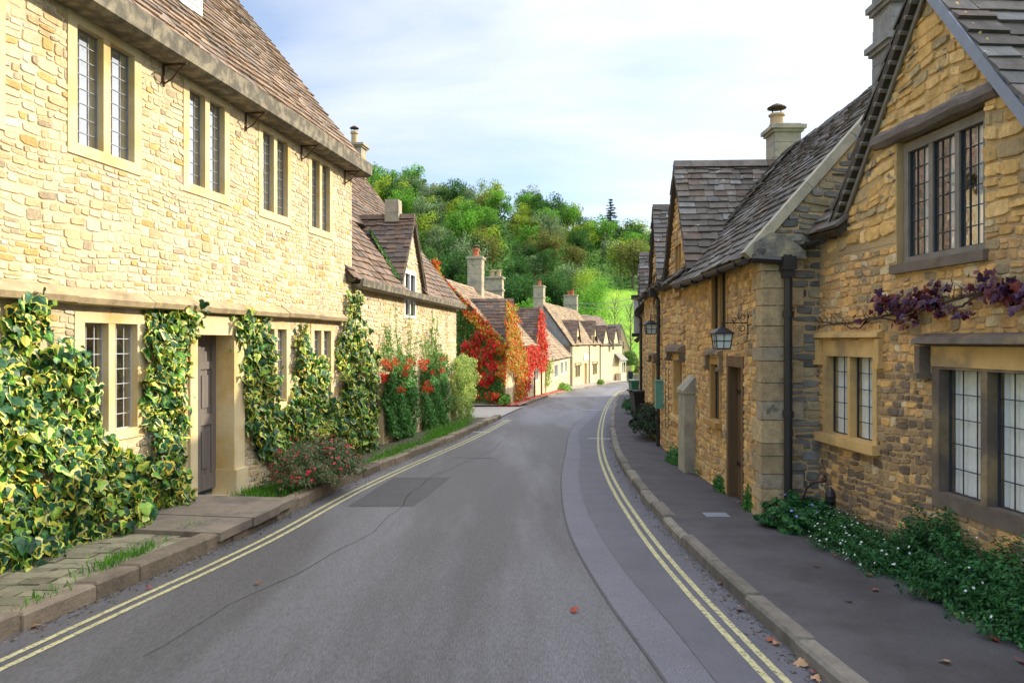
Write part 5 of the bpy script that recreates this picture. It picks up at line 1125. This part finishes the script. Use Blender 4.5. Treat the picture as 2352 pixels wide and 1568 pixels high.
def fire_shrub(label, pa, pb, yb, yt, seed, topx, extra=None):
    cx = (pa+pb)/2; m = (yb-yt)
    rt = creeper(W2, 'berry_shrub', label, 'shrub', [[(pa+4, yt+10), (cx, yt-12), (pb-14, yt), (pb-8, yt+.5*m), (pb-12, yb-20), (cx, yb), (pa+6, yb-15), (pa-2, yt+.5*m)]], 15000, .072, .36, 'oval', GRN, seed, mt='leaf_dull', droop=.2,
                 stems=[([(cx, yb), (cx+4, yt+40), (cx, yt-30)], .03)])
    rs = np.random.RandomState(seed+50)
    # long upright shoots above
    sm = MB(); lf = []
    for i in range(15):
        x0 = cx+rs.uniform(-.4, .4)*(pb-pa); x1 = x0+rs.uniform(-18, 22); y1 = yt-rs.uniform(25, topx); P_ = []
        a = W2.sz(x0, yt+25, .25); b = W2.sz(x1, y1, .12)
        for k in range(9): t = k/8; P_.append(W2.P(a[0]+(b[0]-a[0])*t+.04*math.sin(t*4+i), a[1]+(b[1]-a[1])*t, .25-.15*t))
        sm.tube(P_, [.008*(1-.7*k/8) for k in range(9)], 4)
        for k in range(95): j = rs.uniform(0, 7.99); p0, p1 = np.array(P_[int(j)]), np.array(P_[int(j)+1]); lf.append(p0+(p1-p0)*(j % 1)+rs.normal(size=3)*.045*(1.3-j/9))
    sm.build('shoot', 'twig', rt); m2 = MB(); lf = np.array(lf); leaves(m2, lf, rnd(len(lf), rs)+np.array([1, 0, .5]), rnd(len(lf), rs), .06*rs.uniform(.6, 1.3, len(lf)), 'oval', [mixcol(len(lf), rs, [(3, (.10, .28, .05)), (2, (.20, .36, .07))], .2)]); m2.build('shoot_leaves', 'leaf_dull', rt)
    # berries in bunches
    cl = rs.uniform(0, 1, (9, 2)); B = []
    for u, v in cl:
        s, z = W2.sz(pa+3+u*(pb-pa-14), yt+4+v**2*80, .35)
        B.append(np.array(W2.P(s, z, rs.uniform(.28, .42)))[None]+rs.normal(size=(60, 3))*np.array([.05, .07, .04]))
    B = np.concatenate(B); m3 = MB(); leaves(m3, B, rnd(len(B), rs)+np.array([1, -.5, .3]), rnd(len(B), rs), .042*rs.uniform(.7, 1.2, len(B)), 'star', [mixcol(len(B), rs, [(3, (.60, .02, .01)), (1, (.7, .07, .01))], .15)])
    m3.build('berries', 'leaf_dull', rt, kind='stuff')
fire_shrub('red-berried evergreen shrub trained on the cottage wall, nearer of the two with berries', 876, 952, 1010, 825, 61, 135)
fire_shrub('red-berried evergreen shrub on the cottage wall, beside the yellow-green shrub', 960, 1030, 1000, 820, 62, 115)
creeper(W2, 'wall_shrub', 'yellow-green shrub at the far end of the dormered cottage wall', 'shrub', [[(1032, 830), (1055, 812), (1080, 830), (1078, 900), (1070, 970), (1045, 985), (1032, 940)]], 12000, .075, .42, 'oval', [(3, (.34, .44, .10)), (2, (.20, .34, .05)), (2, (.42, .48, .14)), (1, (.10, .22, .04))], 63, mt='leaf_dull', droop=.2, stems=[([(1050, 985), (1052, 880)], .03)])
RED = [(4, (.62, .012, .02)), (3, (.75, .03, .02)), (1, (.35, .01, .02)), (1, (.7, .16, .02))]
ORA = [(3, (.60, .18, .02)), (3, (.55, .40, .04)), (2, (.30, .40, .05)), (2, (.62, .06, .02))]
GRC = [(4, (.045, .14, .02)), (3, (.09, .22, .03)), (1, (.30, .16, .03)), (1, (.02, .07, .015))]
E3 = W3.end(0, True)
creeper(E3, 'creeper', 'dark green creeper covering the creeper cottage gable below the red patch', 'creeper', [[(1050, 720), (1060, 690), (1100, 740), (1150, 790), (1156, 920), (1075, 920), (1050, 900)]], 7000, .15, .25, 'oval', GRC, 71, mt='leaf_dull')
creeper(E3, 'creeper', 'crimson creeper spreading over the middle of the cottage gable', 'creeper', [[(1060, 800), (1090, 770), (1120, 740), (1145, 800), (1140, 860), (1120, 890), (1095, 880), (1080, 830)], [(1070, 790), (1062, 820), (1085, 850)], [(1075, 890), (1095, 900), (1150, 905), (1140, 918), (1085, 912)]], 2600, .17, .42, 'oval', RED+[(3, (.10, .16, .02)), (2, (.4, .08, .03))], 72, mt='leaf_dull')
creeper(E3, 'creeper', 'orange creeper edging the cottage gable up to its peak', 'creeper', [[(995, 600), (1008, 600), (1012, 630), (1035, 655), (1150, 775), (1162, 810), (1160, 890), (1146, 860), (1140, 800), (1090, 745), (1045, 690), (1010, 655), (996, 625)]], 3400, .14, .42, 'oval', ORA+[(3, (.6, .05, .02))], 73, mt='leaf_dull')
creeper(W3, 'creeper', 'orange and yellow creeper hanging over the first creeper cottage dormer', 'creeper', [[(1158, 690), (1168, 700), (1180, 740), (1192, 790), (1198, 840), (1194, 900), (1188, 920), (1180, 915), (1184, 870), (1172, 850), (1158, 850), (1156, 760)]], 5200, .14, .45, 'oval', ORA, 74, mt='leaf_dull', o=.05)
creeper(W3, 'creeper', 'scarlet creeper covering the second creeper cottage dormer and eaves', 'creeper', [[(1235, 708), (1241, 725), (1246, 770), (1250, 800), (1247, 850), (1236, 855), (1228, 840), (1218, 850), (1208, 880), (1200, 920), (1194, 915), (1198, 860), (1198, 800), (1215, 790), (1230, 800), (1231, 750)]], 5200, .14, .45, 'oval', RED+[(2, (.8, .1, .03)), (2, (.35, .05, .02)), (1, (.2, .2, .03))], 75, mt='leaf_dull', o=.05)
creeper(W3b, 'climber', 'thin green climber round the low cottage door', 'climber', [[(1243, 828), (1262, 824), (1264, 850), (1256, 865), (1258, 886), (1250, 886), (1252, 850), (1244, 845)]], 900, .13, .35, 'oval', [(2, (.2, .34, .06)), (1, (.4, .42, .08))], 76, mt='leaf_dull')
# dark red vine on the near right house
def vine():
    rt = thing('vine', 'dark purple-red vine strung along the golden wall above the ground-floor windows', 'vine', V1.P(-1.8, 1.9, 0)); r = random.Random(9); rs = np.random.RandomState(9)
    path = [(1842, 736), (1880, 738), (1930, 742), (1975, 740), (2020, 728), (2070, 722), (2140, 705), (2200, 690), (2260, 672), (2352, 660), (2480, 640)]; P_ = []
    for i in range(len(path)-1):
        for k in range(6):
            t = k/6; q = V1.sz(path[i][0]+(path[i+1][0]-path[i][0])*t, path[i][1]+(path[i+1][1]-path[i][1])*t); P_.append(V1.P(q[0], q[1]+r.uniform(-.012, .012), .05+r.uniform(-.012, .02)))
    sm = MB(); n = len(P_); sm.tube(P_, [.005+.013*i/n for i in range(n)], 6)
    P2 = [(x, y+.03*math.sin(i*.7), z-.035+.03*math.cos(i*.5)) for i, (x, y, z) in enumerate(P_)]; sm.tube(P2, [.004+.008*i/n for i in range(n)], 5)
    for i in range(0, n, 1):
        for k in range(2):
            a = np.array(P_[i]); d = np.array([*V1.n, 0])*r.uniform(.2, .9)+np.array([0, 0, r.uniform(-.3, 1)])+np.array([*V1.d, 0])*r.uniform(-1, 1); l = r.uniform(.04, .12); sm.tube([tuple(a), tuple(a+d*l*.6+(0, 0, .01)), tuple(a+d*l)], [.004, .003, .0015], 4)
    sm.build('stem', 'twig', rt)
    cl = [(2060, 690, 30, 55), (2095, 705, 34, 60), (2130, 690, 30, 55), (2165, 700, 26, 36), (2110, 740, 18, 12), (2165, 675, 24, 26), (2185, 720, 15, 12), (2240, 715, 20, 16), (2215, 655, 14, 6), (2290, 665, 32, 40), (2330, 675, 30, 40), (2290, 632, 16, 7), (2352, 690, 30, 22), (2345, 655, 16, 22), (2420, 680, 50, 40), (2000, 735, 12, 4), (2075, 745, 12, 6)]
    L_ = []
    for x, y, rad, m in cl:
        for _ in range(int(m*.75)):
            q = V1.sz(x+rs.normal()*rad*.42, y+rs.normal()*rad*.36); L_.append(V1.P(q[0], q[1], .05+abs(rs.normal())*.07))
    L_ = np.array(L_); mb = MB(); leaves(mb, L_, np.array([V1.n[0], V1.n[1], .3])[None]+rnd(len(L_), rs)*.55, np.array([0, 0, 1.])[None]+rnd(len(L_), rs)*.5, .062*rs.uniform(.5, 1.3, len(L_)), 'maple', [mixcol(len(L_), rs, [(4, (.075, .012, .022)), (3, (.05, .012, .05)), (1, (.18, .03, .02))], .3)])
    mb.build('foliage', 'leaf', rt)
vine()

# ------------------------------------------------------------------ ground plants
DG = [(4, (.012, .075, .018)), (3, (.028, .13, .028)), (2, (.06, .19, .04))]
z_ = lambda y: road_z(y)+.09
def gx(px, py): q = gpt(px, py, .1); return q
fu = [(4, (.12, .16, .06)), (4, (.06, .12, .04)), (2, (.20, .16, .09)), (1, (.24, .10, .07))]
bush('fuchsia_bush', 'loose reddish-green fuchsia bush with small red flowers overhanging the left kerb', 'bush', (-2.66, 10.45, .0), (.56, .88, .47), 12000, .045, fu, 81, flowers=(130, .05, [(1, (.7, .02, .06))], 'oval'), zbase=road_z(10.7)+.08)
plants = [('geranium_clump', 'dark leafy clump with small blue flowers at the foot of the downpipe', 2.92, 7.85, (.34, .42, .28), .075, 'maple', (26, .045, [(1, (.30, .28, .75))], 'star')),
          ('daisy_clump', 'low clump speckled with tiny white daisies, next to the blue-flowered plants', 3.05, 7.05, (.30, .55, .26), .04, 'oval', (120, .026, [(1, (.8, .8, .78))], 'star')),
          ('daisy_clump', 'white-speckled clump of daisies under the mullioned window with dark blocks', 3.10, 6.30, (.34, .50, .27), .04, 'oval', (90, .026, [(1, (.8, .8, .78))], 'star')),
          ('leafy_plant', 'tall leafy plant with upright tips against the golden wall', 3.28, 5.95, (.28, .40, .52), .055, 'oval', (14, .024, [(1, (.8, .8, .78))], 'star')),
          ('leafy_plant', 'bushy dark green plant between the upright-tipped plant and the picture edge', 3.22, 5.30, (.36, .42, .45), .055, 'oval', (16, .024, [(1, (.8, .8, .78))], 'star')),
          ('leafy_plant', 'feathery dark green plant at the right picture edge, nearest of the wall-foot plants', 3.26, 4.65, (.38, .45, .42), .05, 'oval', (10, .024, [(1, (.8, .8, .78))], 'star')),
          ('leafy_plant', 'dark green plant continuing along the wall foot just outside the picture edge', 3.35, 3.9, (.38, .45, .34), .05, 'oval', None)]
for i, (n_, lb, x, y, rad, sz, kd, fl) in enumerate(plants):
    bush(n_, lb, 'plant', (x, y, z_(y)+.05), rad, 7500, sz*.68, DG, 90+i, kind=kd, flowers=fl, mt='leaf_dull', zbase=z_(y), up=.8, lump=.35)
for i, (px_, py_, rad, lb, n_) in enumerate([(1550, 1062, (.16, .45, .30), 'low green weeds at the wall foot just beyond the buttress', 'weed_clump'), (1622, 1092, (.14, .38, .26), 'green weeds between the buttress and the plank door', 'weed_clump'), (1655, 1125, (.12, .26, .22), 'rounded green weeds against the door jamb of the lantern cottage', 'weed_clump'), (1722, 1170, (.10, .20, .34), 'wispy weeds on the corner of the lantern cottage', 'weed_clump')]):
    q = gx(px_, py_); bush(n_, lb, 'weeds', (q[0]+.03, q[1], z_(q[1])+.04), rad, 1400, .045, [(3, (.03, .14, .02)), (2, (.07, .22, .03))], 100+i, zbase=z_(q[1]), up=.8)
q = gx(1495, 1010); bush('dark_shrub', 'dark untidy shrub spilling over the pavement by the second downpipe', 'shrub', (3.1, 17.2, z_(17)+.25), (.42, 1.1, .62), 6000, .06, [(3, (.012, .035, .012)), (2, (.025, .06, .015)), (1, (.06, .05, .03))], 110, zbase=z_(17))
bush('dark_shrub', 'small green shrub between the two bins by the shaded wall', 'shrub', (4.05, 26.0, z_(26)+.2), (.3, .9, .4), 1800, .07, DG, 111, zbase=z_(26))
for i, (px_, py_, rad, lb, kk) in enumerate([(1300, 893, (.5, 3.2, .35), 'bright green verge plants under the low cottage windows', 0), (1170, 928, (.25, .5, .4), 'green plant at the corner of the creeper cottage', 1), (1418, 862, (.7, 1.2, 1.2), 'green shrub beside the far porch', 2), (1400, 868, (.5, .9, .5), 'low shrub at the foot of the far porch', 3), (1385, 882, (.3, .6, .35), 'small tuft at the foot of the cream house', 4)]):
    q = gx(px_, py_); bush('verge_plant', lb, 'plant', (q[0]-.2, q[1], z_(q[1])+.1), rad, 1500, .13, [(3, (.22, .40, .05)), (2, (.10, .24, .03))] if kk < 2 or kk == 4 else [(3, (.05, .16, .04)), (2, (.10, .26, .05))], 120+i, zbase=z_(q[1]))
hx = (1448-CX)/F*93; bush('hedge', 'clipped rounded green hedge at the far end of the street', 'hedge', (hx, 93.5, -.9), (1.15, 1.4, 1.9), 6000, .16, [(3, (.06, .16, .02)), (2, (.12, .24, .03)), (1, (.22, .22, .03))], 130, lump=.08, zbase=-3)
bush('hedge', 'orange-tinged shrub between the far hedge and the shaded row', 'shrub', ((1466-CX)/F*92, 92, -1.9), (.5, .6, 1.0), 1500, .16, [(1, (.35, .14, .03)), (2, (.10, .2, .03))], 131, zbase=-3)
mb = MB(); W9 = Wall((1412-CX)/F*91, 91, 90, -1); W9.n = np.array([0, -1.0]); W9.d = np.array([1.0, 0]); W9.box(mb, 0, 5.5, -3, -2.1, -.3, 0); o = mb.build('garden_wall', 'grey_rubble', origin=((1430-CX)/F*91, 91, -2.8)); o['label'] = 'low dark garden wall under the far hedge'; o['category'] = 'wall'
# moss on the dormer valley of the second house
Wv = W2
rs = np.random.RandomState(5); m_ = 900; t = rs.rand(m_); s_ = sc-1.12-.0*t+rs.normal(size=m_)*.10; 
zz2 = 3.12+rs.rand(m_)*1.25; oo = -(zz2-3.10)/1.28+.06; k_ = (zz2-3.1)/1.62; s_ = sc-1.16*(1-k_)+rs.normal(size=m_)*.10*(1.2-k_)-.08; P_ = np.array([W2.P(a, b+.05, c) for a, b, c in zip(s_, zz2, oo)])
mb = MB(); leaves(mb, P_, rnd(m_, rs)+np.array([.5, -.5, 1]), rnd(m_, rs), .08*rs.uniform(.5, 1.2, m_), 'oval', [mixcol(m_, rs, [(2, (.05, .16, .04)), (1, (.20, .25, .05))])]); o = mb.build('roof_weeds', 'leaf_dull', origin=tuple(P_[0])); o['label'] = 'strip of green weeds growing in the dormer valley of the cottage roof'; o['category'] = 'weeds'
# grass tufts along the left pavement (uncountable)
rs = np.random.RandomState(8); G = []
def patch(px_, py_, rx, ry, m):
    q = gpt(px_, py_, .1)
    for _ in range(m): G.append((q[0]+rs.normal()*rx, q[1]+rs.normal()*ry))
patch(935, 1035, .18, .9, 2200); patch(1010, 995, .15, 1.4, 2400); patch(880, 1055, .12, .4, 700); patch(1060, 975, .15, 1.4, 1200); patch(640, 1125, .15, .3, 900); patch(590, 1130, .12, .2, 400); patch(700, 1130, .1, .3, 300)
patch(440, 1215, .05, .12, 250); patch(260, 1290, .06, .2, 260); patch(180, 1365, .05, .1, 140); patch(90, 1390, .06, .2, 200); patch(330, 1265, .04, .15, 120)
G = np.array(G); y = G[:, 1]; keep = np.array([a < KL(b)-.06 and b > 2 for a, b in G]); G = G[keep]
P_ = np.concatenate([G, (-.03*G[:, 1]+.085)[:, None]], 1); n = len(P_); mb = MB()
leaves(mb, P_, rnd(n, rs)*np.array([1, 1, .3]), -(np.array([0, 0, 1.])[None]+rnd(n, rs)*.35), .085*rs.uniform(.4, 1.3, n), 'blade', [mixcol(n, rs, [(3, (.09, .26, .02)), (2, (.16, .36, .03)), (1, (.05, .16, .03))], .2)])
mb.build('grass', 'leaf_dull', origin=(-1.5, 15, -.4), kind='stuff')
# creeper leaves fallen along the far left pavement (uncountable litter)
m_ = 1500; t = rs.rand(m_); yy = 31+t*20; xx = np.array([KL(v) for v in yy])-.2-np.abs(rs.normal(size=m_))*.45
P_ = np.stack([xx, yy, -.03*yy+.108], 1); mb = MB(); leaves(mb, P_, np.array([0, 0, 1.])[None]+rnd(m_, rs)*.3, rnd(m_, rs), .10*rs.uniform(.5, 1.2, m_), 'oval', [mixcol(m_, rs, RED+[(2, (.5, .2, .05))])]); mb.build('leaf_litter', 'leaf_dull', origin=(1, 38, -1), kind='stuff')
# single fallen leaves
spots = [(1950, 1380), (2000, 1322), (2040, 1318), (2140, 1375), (2170, 1365), (2235, 1425), (2200, 1412), (2345, 1520), (2170, 1520), (2090, 1340), (1875, 1300), (1990, 1302), (1690, 1150), (1697, 1153), (2285, 1470), (2010, 1355), (2120, 1362), (1920, 1275)]
rd = [(1770, 1470), (1782, 1478), (1868, 1545), (1875, 1560), (1655, 1340), (1620, 1300), (1605, 1285), (1700, 1400), (1840, 1525), (1318, 1402), (590, 1340), (82, 1438), (342, 1350), (640, 1187), (505, 1190)]
cols_ = [(.30, .10, .05), (.42, .22, .10), (.25, .10, .10), (.5, .3, .16), (.35, .06, .03)]
def fleaf(i, px_, py_, h, lab, grp):
    q = gpt(px_, py_, h); mb = MB(); r = np.random.RandomState(i); leaves(mb, [(q[0], q[1], road_z(q[1])+h+.015)], [(r.normal()*.3, r.normal()*.3, 1)], [(r.normal(), r.normal(), 0)], [.062*r.uniform(.7, 1.3)], 'maple', [np.array([cols_[i % 5]])])
    o = mb.build('fallen_leaf', 'leaf_dull', origin=(q[0], q[1], road_z(q[1])+h)); o['label'] = lab; o['category'] = 'leaf'; o['group'] = grp
for i, p in enumerate(spots): fleaf(i, *p, .10, 'curled autumn leaf lying on the dark right-hand pavement', 'fallen leaves on the right pavement')
for i, p in enumerate(rd): fleaf(40+i, *p, .01, 'small autumn leaf lying on the road surface', 'fallen leaves on the road')

# ------------------------------------------------------------------ hillside
def ridge_h(X): return EYE+200*(.228-(X+38)/75*.082)-8+2.2*math.exp(-((X-5)/22)**2)
def hill_z(X, Y):
    f = min(max((Y-97)/103, 0), 1.0); base = -3.1; g = f*f*(3-2*f)*.35+f*.65
    return base+(ridge_h(min(max(X, -70), 75))-base)*g+.35*math.sin(X*.13+Y*.07)*f - max(0, Y-200)*.05
mb = MB(); xs = np.arange(-150, 171, 6.0); ys = np.arange(97, 300, 5.0)
V = [(x, y, hill_z(x, y)) for y in ys for x in xs]; nx = len(xs)
Fc = [[j*nx+i, j*nx+i+1, (j+1)*nx+i+1, (j+1)*nx+i] for j in range(len(ys)-1) for i in range(nx-1)]; mb.add(V, Fc); mb.build('hill', 'grass_ground', kind='structure', smooth=True)
mb = MB(); V = []; xs2 = np.arange(9, 60, 3.0); ys2 = np.arange(97, 148, 3.0)
V = [(x, y, hill_z(x, y)+.25) for y in ys2 for x in xs2]; nx = len(xs2)
mb.add(V, [[j*nx+i, j*nx+i+1, (j+1)*nx+i+1, (j+1)*nx+i] for j in range(len(ys2)-1) for i in range(nx-1)]); mb.build('field', 'field_grass', origin=(20, 110, 0), kind='structure', smooth=True)
TP = {'fresh green': [(3, (.15, .38, .035)), (3, (.21, .46, .05)), (1, (.06, .18, .02))], 'yellow-green': [(3, (.32, .46, .04)), (2, (.42, .52, .06)), (1, (.14, .25, .03))],
      'dark green': [(3, (.045, .14, .03)), (2, (.075, .19, .04)), (1, (.12, .26, .04))], 'olive brown': [(3, (.20, .22, .05)), (2, (.27, .25, .06)), (1, (.12, .17, .04))],
      'grey-green': [(3, (.24, .34, .15)), (2, (.15, .27, .10)), (1, (.33, .40, .20))]}
PROTO = {}
def tree_mesh(kind, v, seed, sparse=1.0, n=3400):
    rs = np.random.RandomState(seed); r = random.Random(seed); cr = MB(); k = 34; pts = []; cc = []
    pal = TP[kind]; h = 9.0; rad = 4.0; ctr = np.array([0, 0, h*.58]); cen = norm(rnd(k, rs))*np.array([rad, rad, h*.40])*(rs.rand(k, 1)**.45)*.8+ctr; cen[:, 2] = np.maximum(cen[:, 2], 1.6)
    per = int(n*sparse/k)
    for c in cen:
        cr_ = rs.uniform(.8, 1.7); u = norm(rnd(per, rs)); pts.append(c+u*cr_*(rs.rand(per, 1)**.35)*np.array([1, 1, .8])); cc.append(mixcol(per, rs, pal, .15)*rs.uniform(.55, 1.3))
    P_ = np.concatenate(pts); leaves(cr, P_, rnd(len(P_), rs)+np.array([.2, 0, .5]), rnd(len(P_), rs), .42*rs.uniform(.5, 1.2, len(P_)), 'oval', [np.concatenate(cc)*.82])
    tr = MB(); tr.tube([(0, 0, -.8), (.1, 0, 2), (0, .1, 5), (.1, 0, 7.5)], [.28, .22, .13, .04], 6)
    for c in cen[:14]: tr.tube([(0, 0, max(1.5, c[2]*.45)), tuple((c+np.array([0, 0, c[2]*.6]))*.5), tuple(c)], [.09, .06, .02], 4)
    return cr, tr
def proto(kind, v, sparse=1.0):
    root = thing('broadleaf_tree', 'x', 'tree', (0, 0, -60)); cr, tr = tree_mesh(kind, v, hash_(kind)*7+v, sparse)
    ORG[root] = Vector((0, 0, 0)); a = tr.build('trunk', 'bark', root); b = cr.build('crown', 'leaf_far', root); return root
def hash_(s): return sum(ord(c)*(i+1) for i, c in enumerate(s)) % 97
rs = np.random.RandomState(77); T_ = []
for y in np.arange(104, 214, 7.6):
    for x in np.arange(-52, 66, 6.7):
        X = x+rs.uniform(-2.6, 2.6); Y = y+rs.uniform(-2.6, 2.6)
        px_ = CX+F*X/Y
        if px_ < 800 or px_ > 1540: continue
        if Y < 143 and px_ > 1335: continue
        if Y > 207 or (Y > 176 and abs(px_-1403) < 30): continue
        T_.append([X, Y, px_, CY-F*(hill_z(X, Y)+6-EYE)/Y])
kinds = list(TP); used = {}
names = []
for X, Y, px_, py_ in T_:
    u = rs.rand(); d = (px_-840)/640
    if Y > 190: p = [.25, .15, .1, .15, .35]
    elif py_ > 560: p = [.15, .12, .48, .17, .08]
    else: p = [.27, .18, .28, .10, .17]
    names.append(kinds[rs.choice(5, p=p)])
ordn = ['first', 'second', 'third', 'fourth', 'fifth', 'sixth', 'seventh', 'eighth', 'ninth', 'tenth', 'eleventh', 'twelfth', 'thirteenth', 'fourteenth', 'fifteenth', 'sixteenth', 'seventeenth', 'eighteenth', 'nineteenth', 'twentieth', 'twenty-first', 'twenty-second', 'twenty-third', 'twenty-fourth', 'twenty-fifth']
band = ['along the wooded skyline' if t[1] > 186 else 'high on the wooded slope' if t[1] > 160 else 'halfway up the wooded slope' if t[1] > 132 else 'at the foot of the wood' for t in T_]
rank = {}
for i in sorted(range(len(T_)), key=lambda i: T_[i][2]): rank.setdefault((names[i], band[i]), []).append(i)
lab = {}
for (k, b), l in rank.items():
    for j, i in enumerate(l): lab[i] = (f'the only {k} tree {b}' if len(l) == 1 else f'{ordn[j]} from the left of the {k} trees {b}')
for i, (X, Y, px_, py_) in enumerate(T_):
    k = names[i]; v = rs.randint(2); sp = 1.0
    key = (k, v)
    if key not in PROTO: PROTO[key] = proto(k, v, .8 if k == 'grey-green' else 1.0); rt = PROTO[key]
    else:
        src = PROTO[key]; rt = src.copy(); C.objects.link(rt)
        for ch in src.children: c2 = ch.copy(); C.objects.link(c2); c2.parent = rt
    rt.location = (X, Y, hill_z(X, Y)-.3); s = rs.uniform(.75, 1.3); rt.scale = (s*rs.uniform(.85, 1.1), s*rs.uniform(.85, 1.1), s*rs.uniform(.9, 1.15)); rt.rotation_euler = (0, 0, rs.uniform(0, 6.28))
    rt['label'] = lab[i]; rt['category'] = 'tree'; rt['group'] = 'trees of the hillside wood'
# undergrowth between the trunks
m_ = 26000; X = rs.uniform(-50, 62, m_); Y = rs.uniform(101, 212, m_); ok = ~((Y < 145) & (CX+F*X/Y > 1325)); X, Y = X[ok], Y[ok]; Z = np.array([hill_z(a, b) for a, b in zip(X, Y)])+rs.rand(len(X))**2*3.2
mb = MB(); leaves(mb, np.stack([X, Y, Z], 1), rnd(len(X), rs)+np.array([.3, 0, .6]), rnd(len(X), rs), .75*rs.uniform(.5, 1.3, len(X)), 'oval', [mixcol(len(X), rs, TP['dark green']+[(1, (.12, .2, .04))])]); mb.build('undergrowth', 'leaf_far', origin=(0, 150, 10), kind='stuff')
# the lone conifer on the skyline
Xc, Yc = (1403-CX)/F*192, 192.0; zc = hill_z(Xc, Yc); hc = EYE+Yc*(CY-457)/F-zc
rt = thing('conifer_tree', 'lone dark conifer standing above the wood on the skyline', 'tree', (Xc, Yc, zc)); mb = MB(); mb.tube([(Xc, Yc, zc-.5), (Xc, Yc, zc+hc)], [.35, .03], 6); mb.build('trunk', 'bark', rt)
P_ = []; r = random.Random(3); q = zc+3
while q < zc+hc:
    f = 1-(q-zc-3)/(hc-3); L_ = 3.4*f**.8+.15; nb = 9
    for j in range(nb):
        a = r.uniform(0, 6.28); l = L_*r.uniform(.6, 1.1)
        for k in range(int(75*(.35+f))): t = r.random()**.7; P_.append((Xc+math.cos(a)*l*t+r.gauss(0, .12), Yc+math.sin(a)*l*t+r.gauss(0, .12), q-.35*l*t**1.5+.3*t*t+r.gauss(0, .08)))
    q += .62
P_ = np.array(P_); mb = MB(); leaves(mb, P_, rnd(len(P_), rs)+np.array([0, 0, .8]), rnd(len(P_), rs), .26*rs.uniform(.6, 1.3, len(P_)), 'oval', [mixcol(len(P_), rs, [(3, (.012, .035, .035)), (1, (.03, .07, .05))])]); mb.build('crown', 'leaf_far', rt)
# trees standing in the field
def field_tree(label, px_, Y, h, rad, kind, dens, seed, name='field_tree', bare=False):
    rs = np.random.RandomState(seed); r = random.Random(seed); X = (px_-CX)/F*Y; z0 = hill_z(X, Y); rt = thing(name, label, 'tree', (X, Y, z0)); tr = MB(); tips = []
    tr.tube([(X, Y, z0-.3), (X+.05, Y, z0+h*.5), (X, Y, z0+h*.97)], [.11, .07, .015], 6)
    for i in range(34):
        t = r.uniform(.22, .95); a = r.uniform(0, 6.28); l = rad*(1.15-t)*1.2; b = (X, Y, z0+h*t); e_ = (X+math.cos(a)*l, Y+math.sin(a)*l, z0+h*(t+.16)+r.uniform(0, .6)); md = tuple((np.array(b)*.5+np.array(e_)*.5)+np.array((0, 0, -.1))); tr.tube([b, md, e_], [.035, .022, .008], 4); tips += [e_, md]
        for k in range(3): t2 = r.uniform(.3, .9); p0 = np.array(b)*(1-t2)+np.array(e_)*t2; p1 = p0+np.array((r.gauss(0, .5), r.gauss(0, .5), r.uniform(.2, .9))); tr.tube([tuple(p0), tuple(p1)], [.014, .005], 3); tips.append(tuple(p1))
    tr.build('trunk', 'bark', rt); tips = np.array(tips); n = dens; P_ = tips[rs.randint(len(tips), size=n)]+rs.normal(size=(n, 3))*(.35 if bare else .6)
    mb = MB(); leaves(mb, P_, rnd(n, rs)+np.array([.3, 0, .5]), rnd(n, rs), (.16 if bare else .26)*rs.uniform(.6, 1.2, n), 'oval', [mixcol(n, rs, TP[kind])]); mb.build('crown', 'leaf_far', rt)
field_tree('slender half-bare tree in the bright field, above the far slated roof', 1412, 104, 8.6, 2.2, 'yellow-green', 900, 1, bare=True)
field_tree('slender half-bare tree in the bright field, nearest the shaded row', 1448, 101, 8.8, 2.0, 'olive brown', 260, 2, bare=True)
field_tree('leafy green tree at the edge of the bright field beside the broad chimney', 1366, 112, 8.8, 3.6, 'fresh green', 7500, 3)
field_tree('leafy yellow-green tree behind the far broad chimney', 1345, 122, 7.5, 3.0, 'yellow-green', 4200, 4)
field_tree('small golden bush-like tree behind the cream house roof', 1345, 100, 3.8, 1.6, 'yellow-green', 1800, 5)
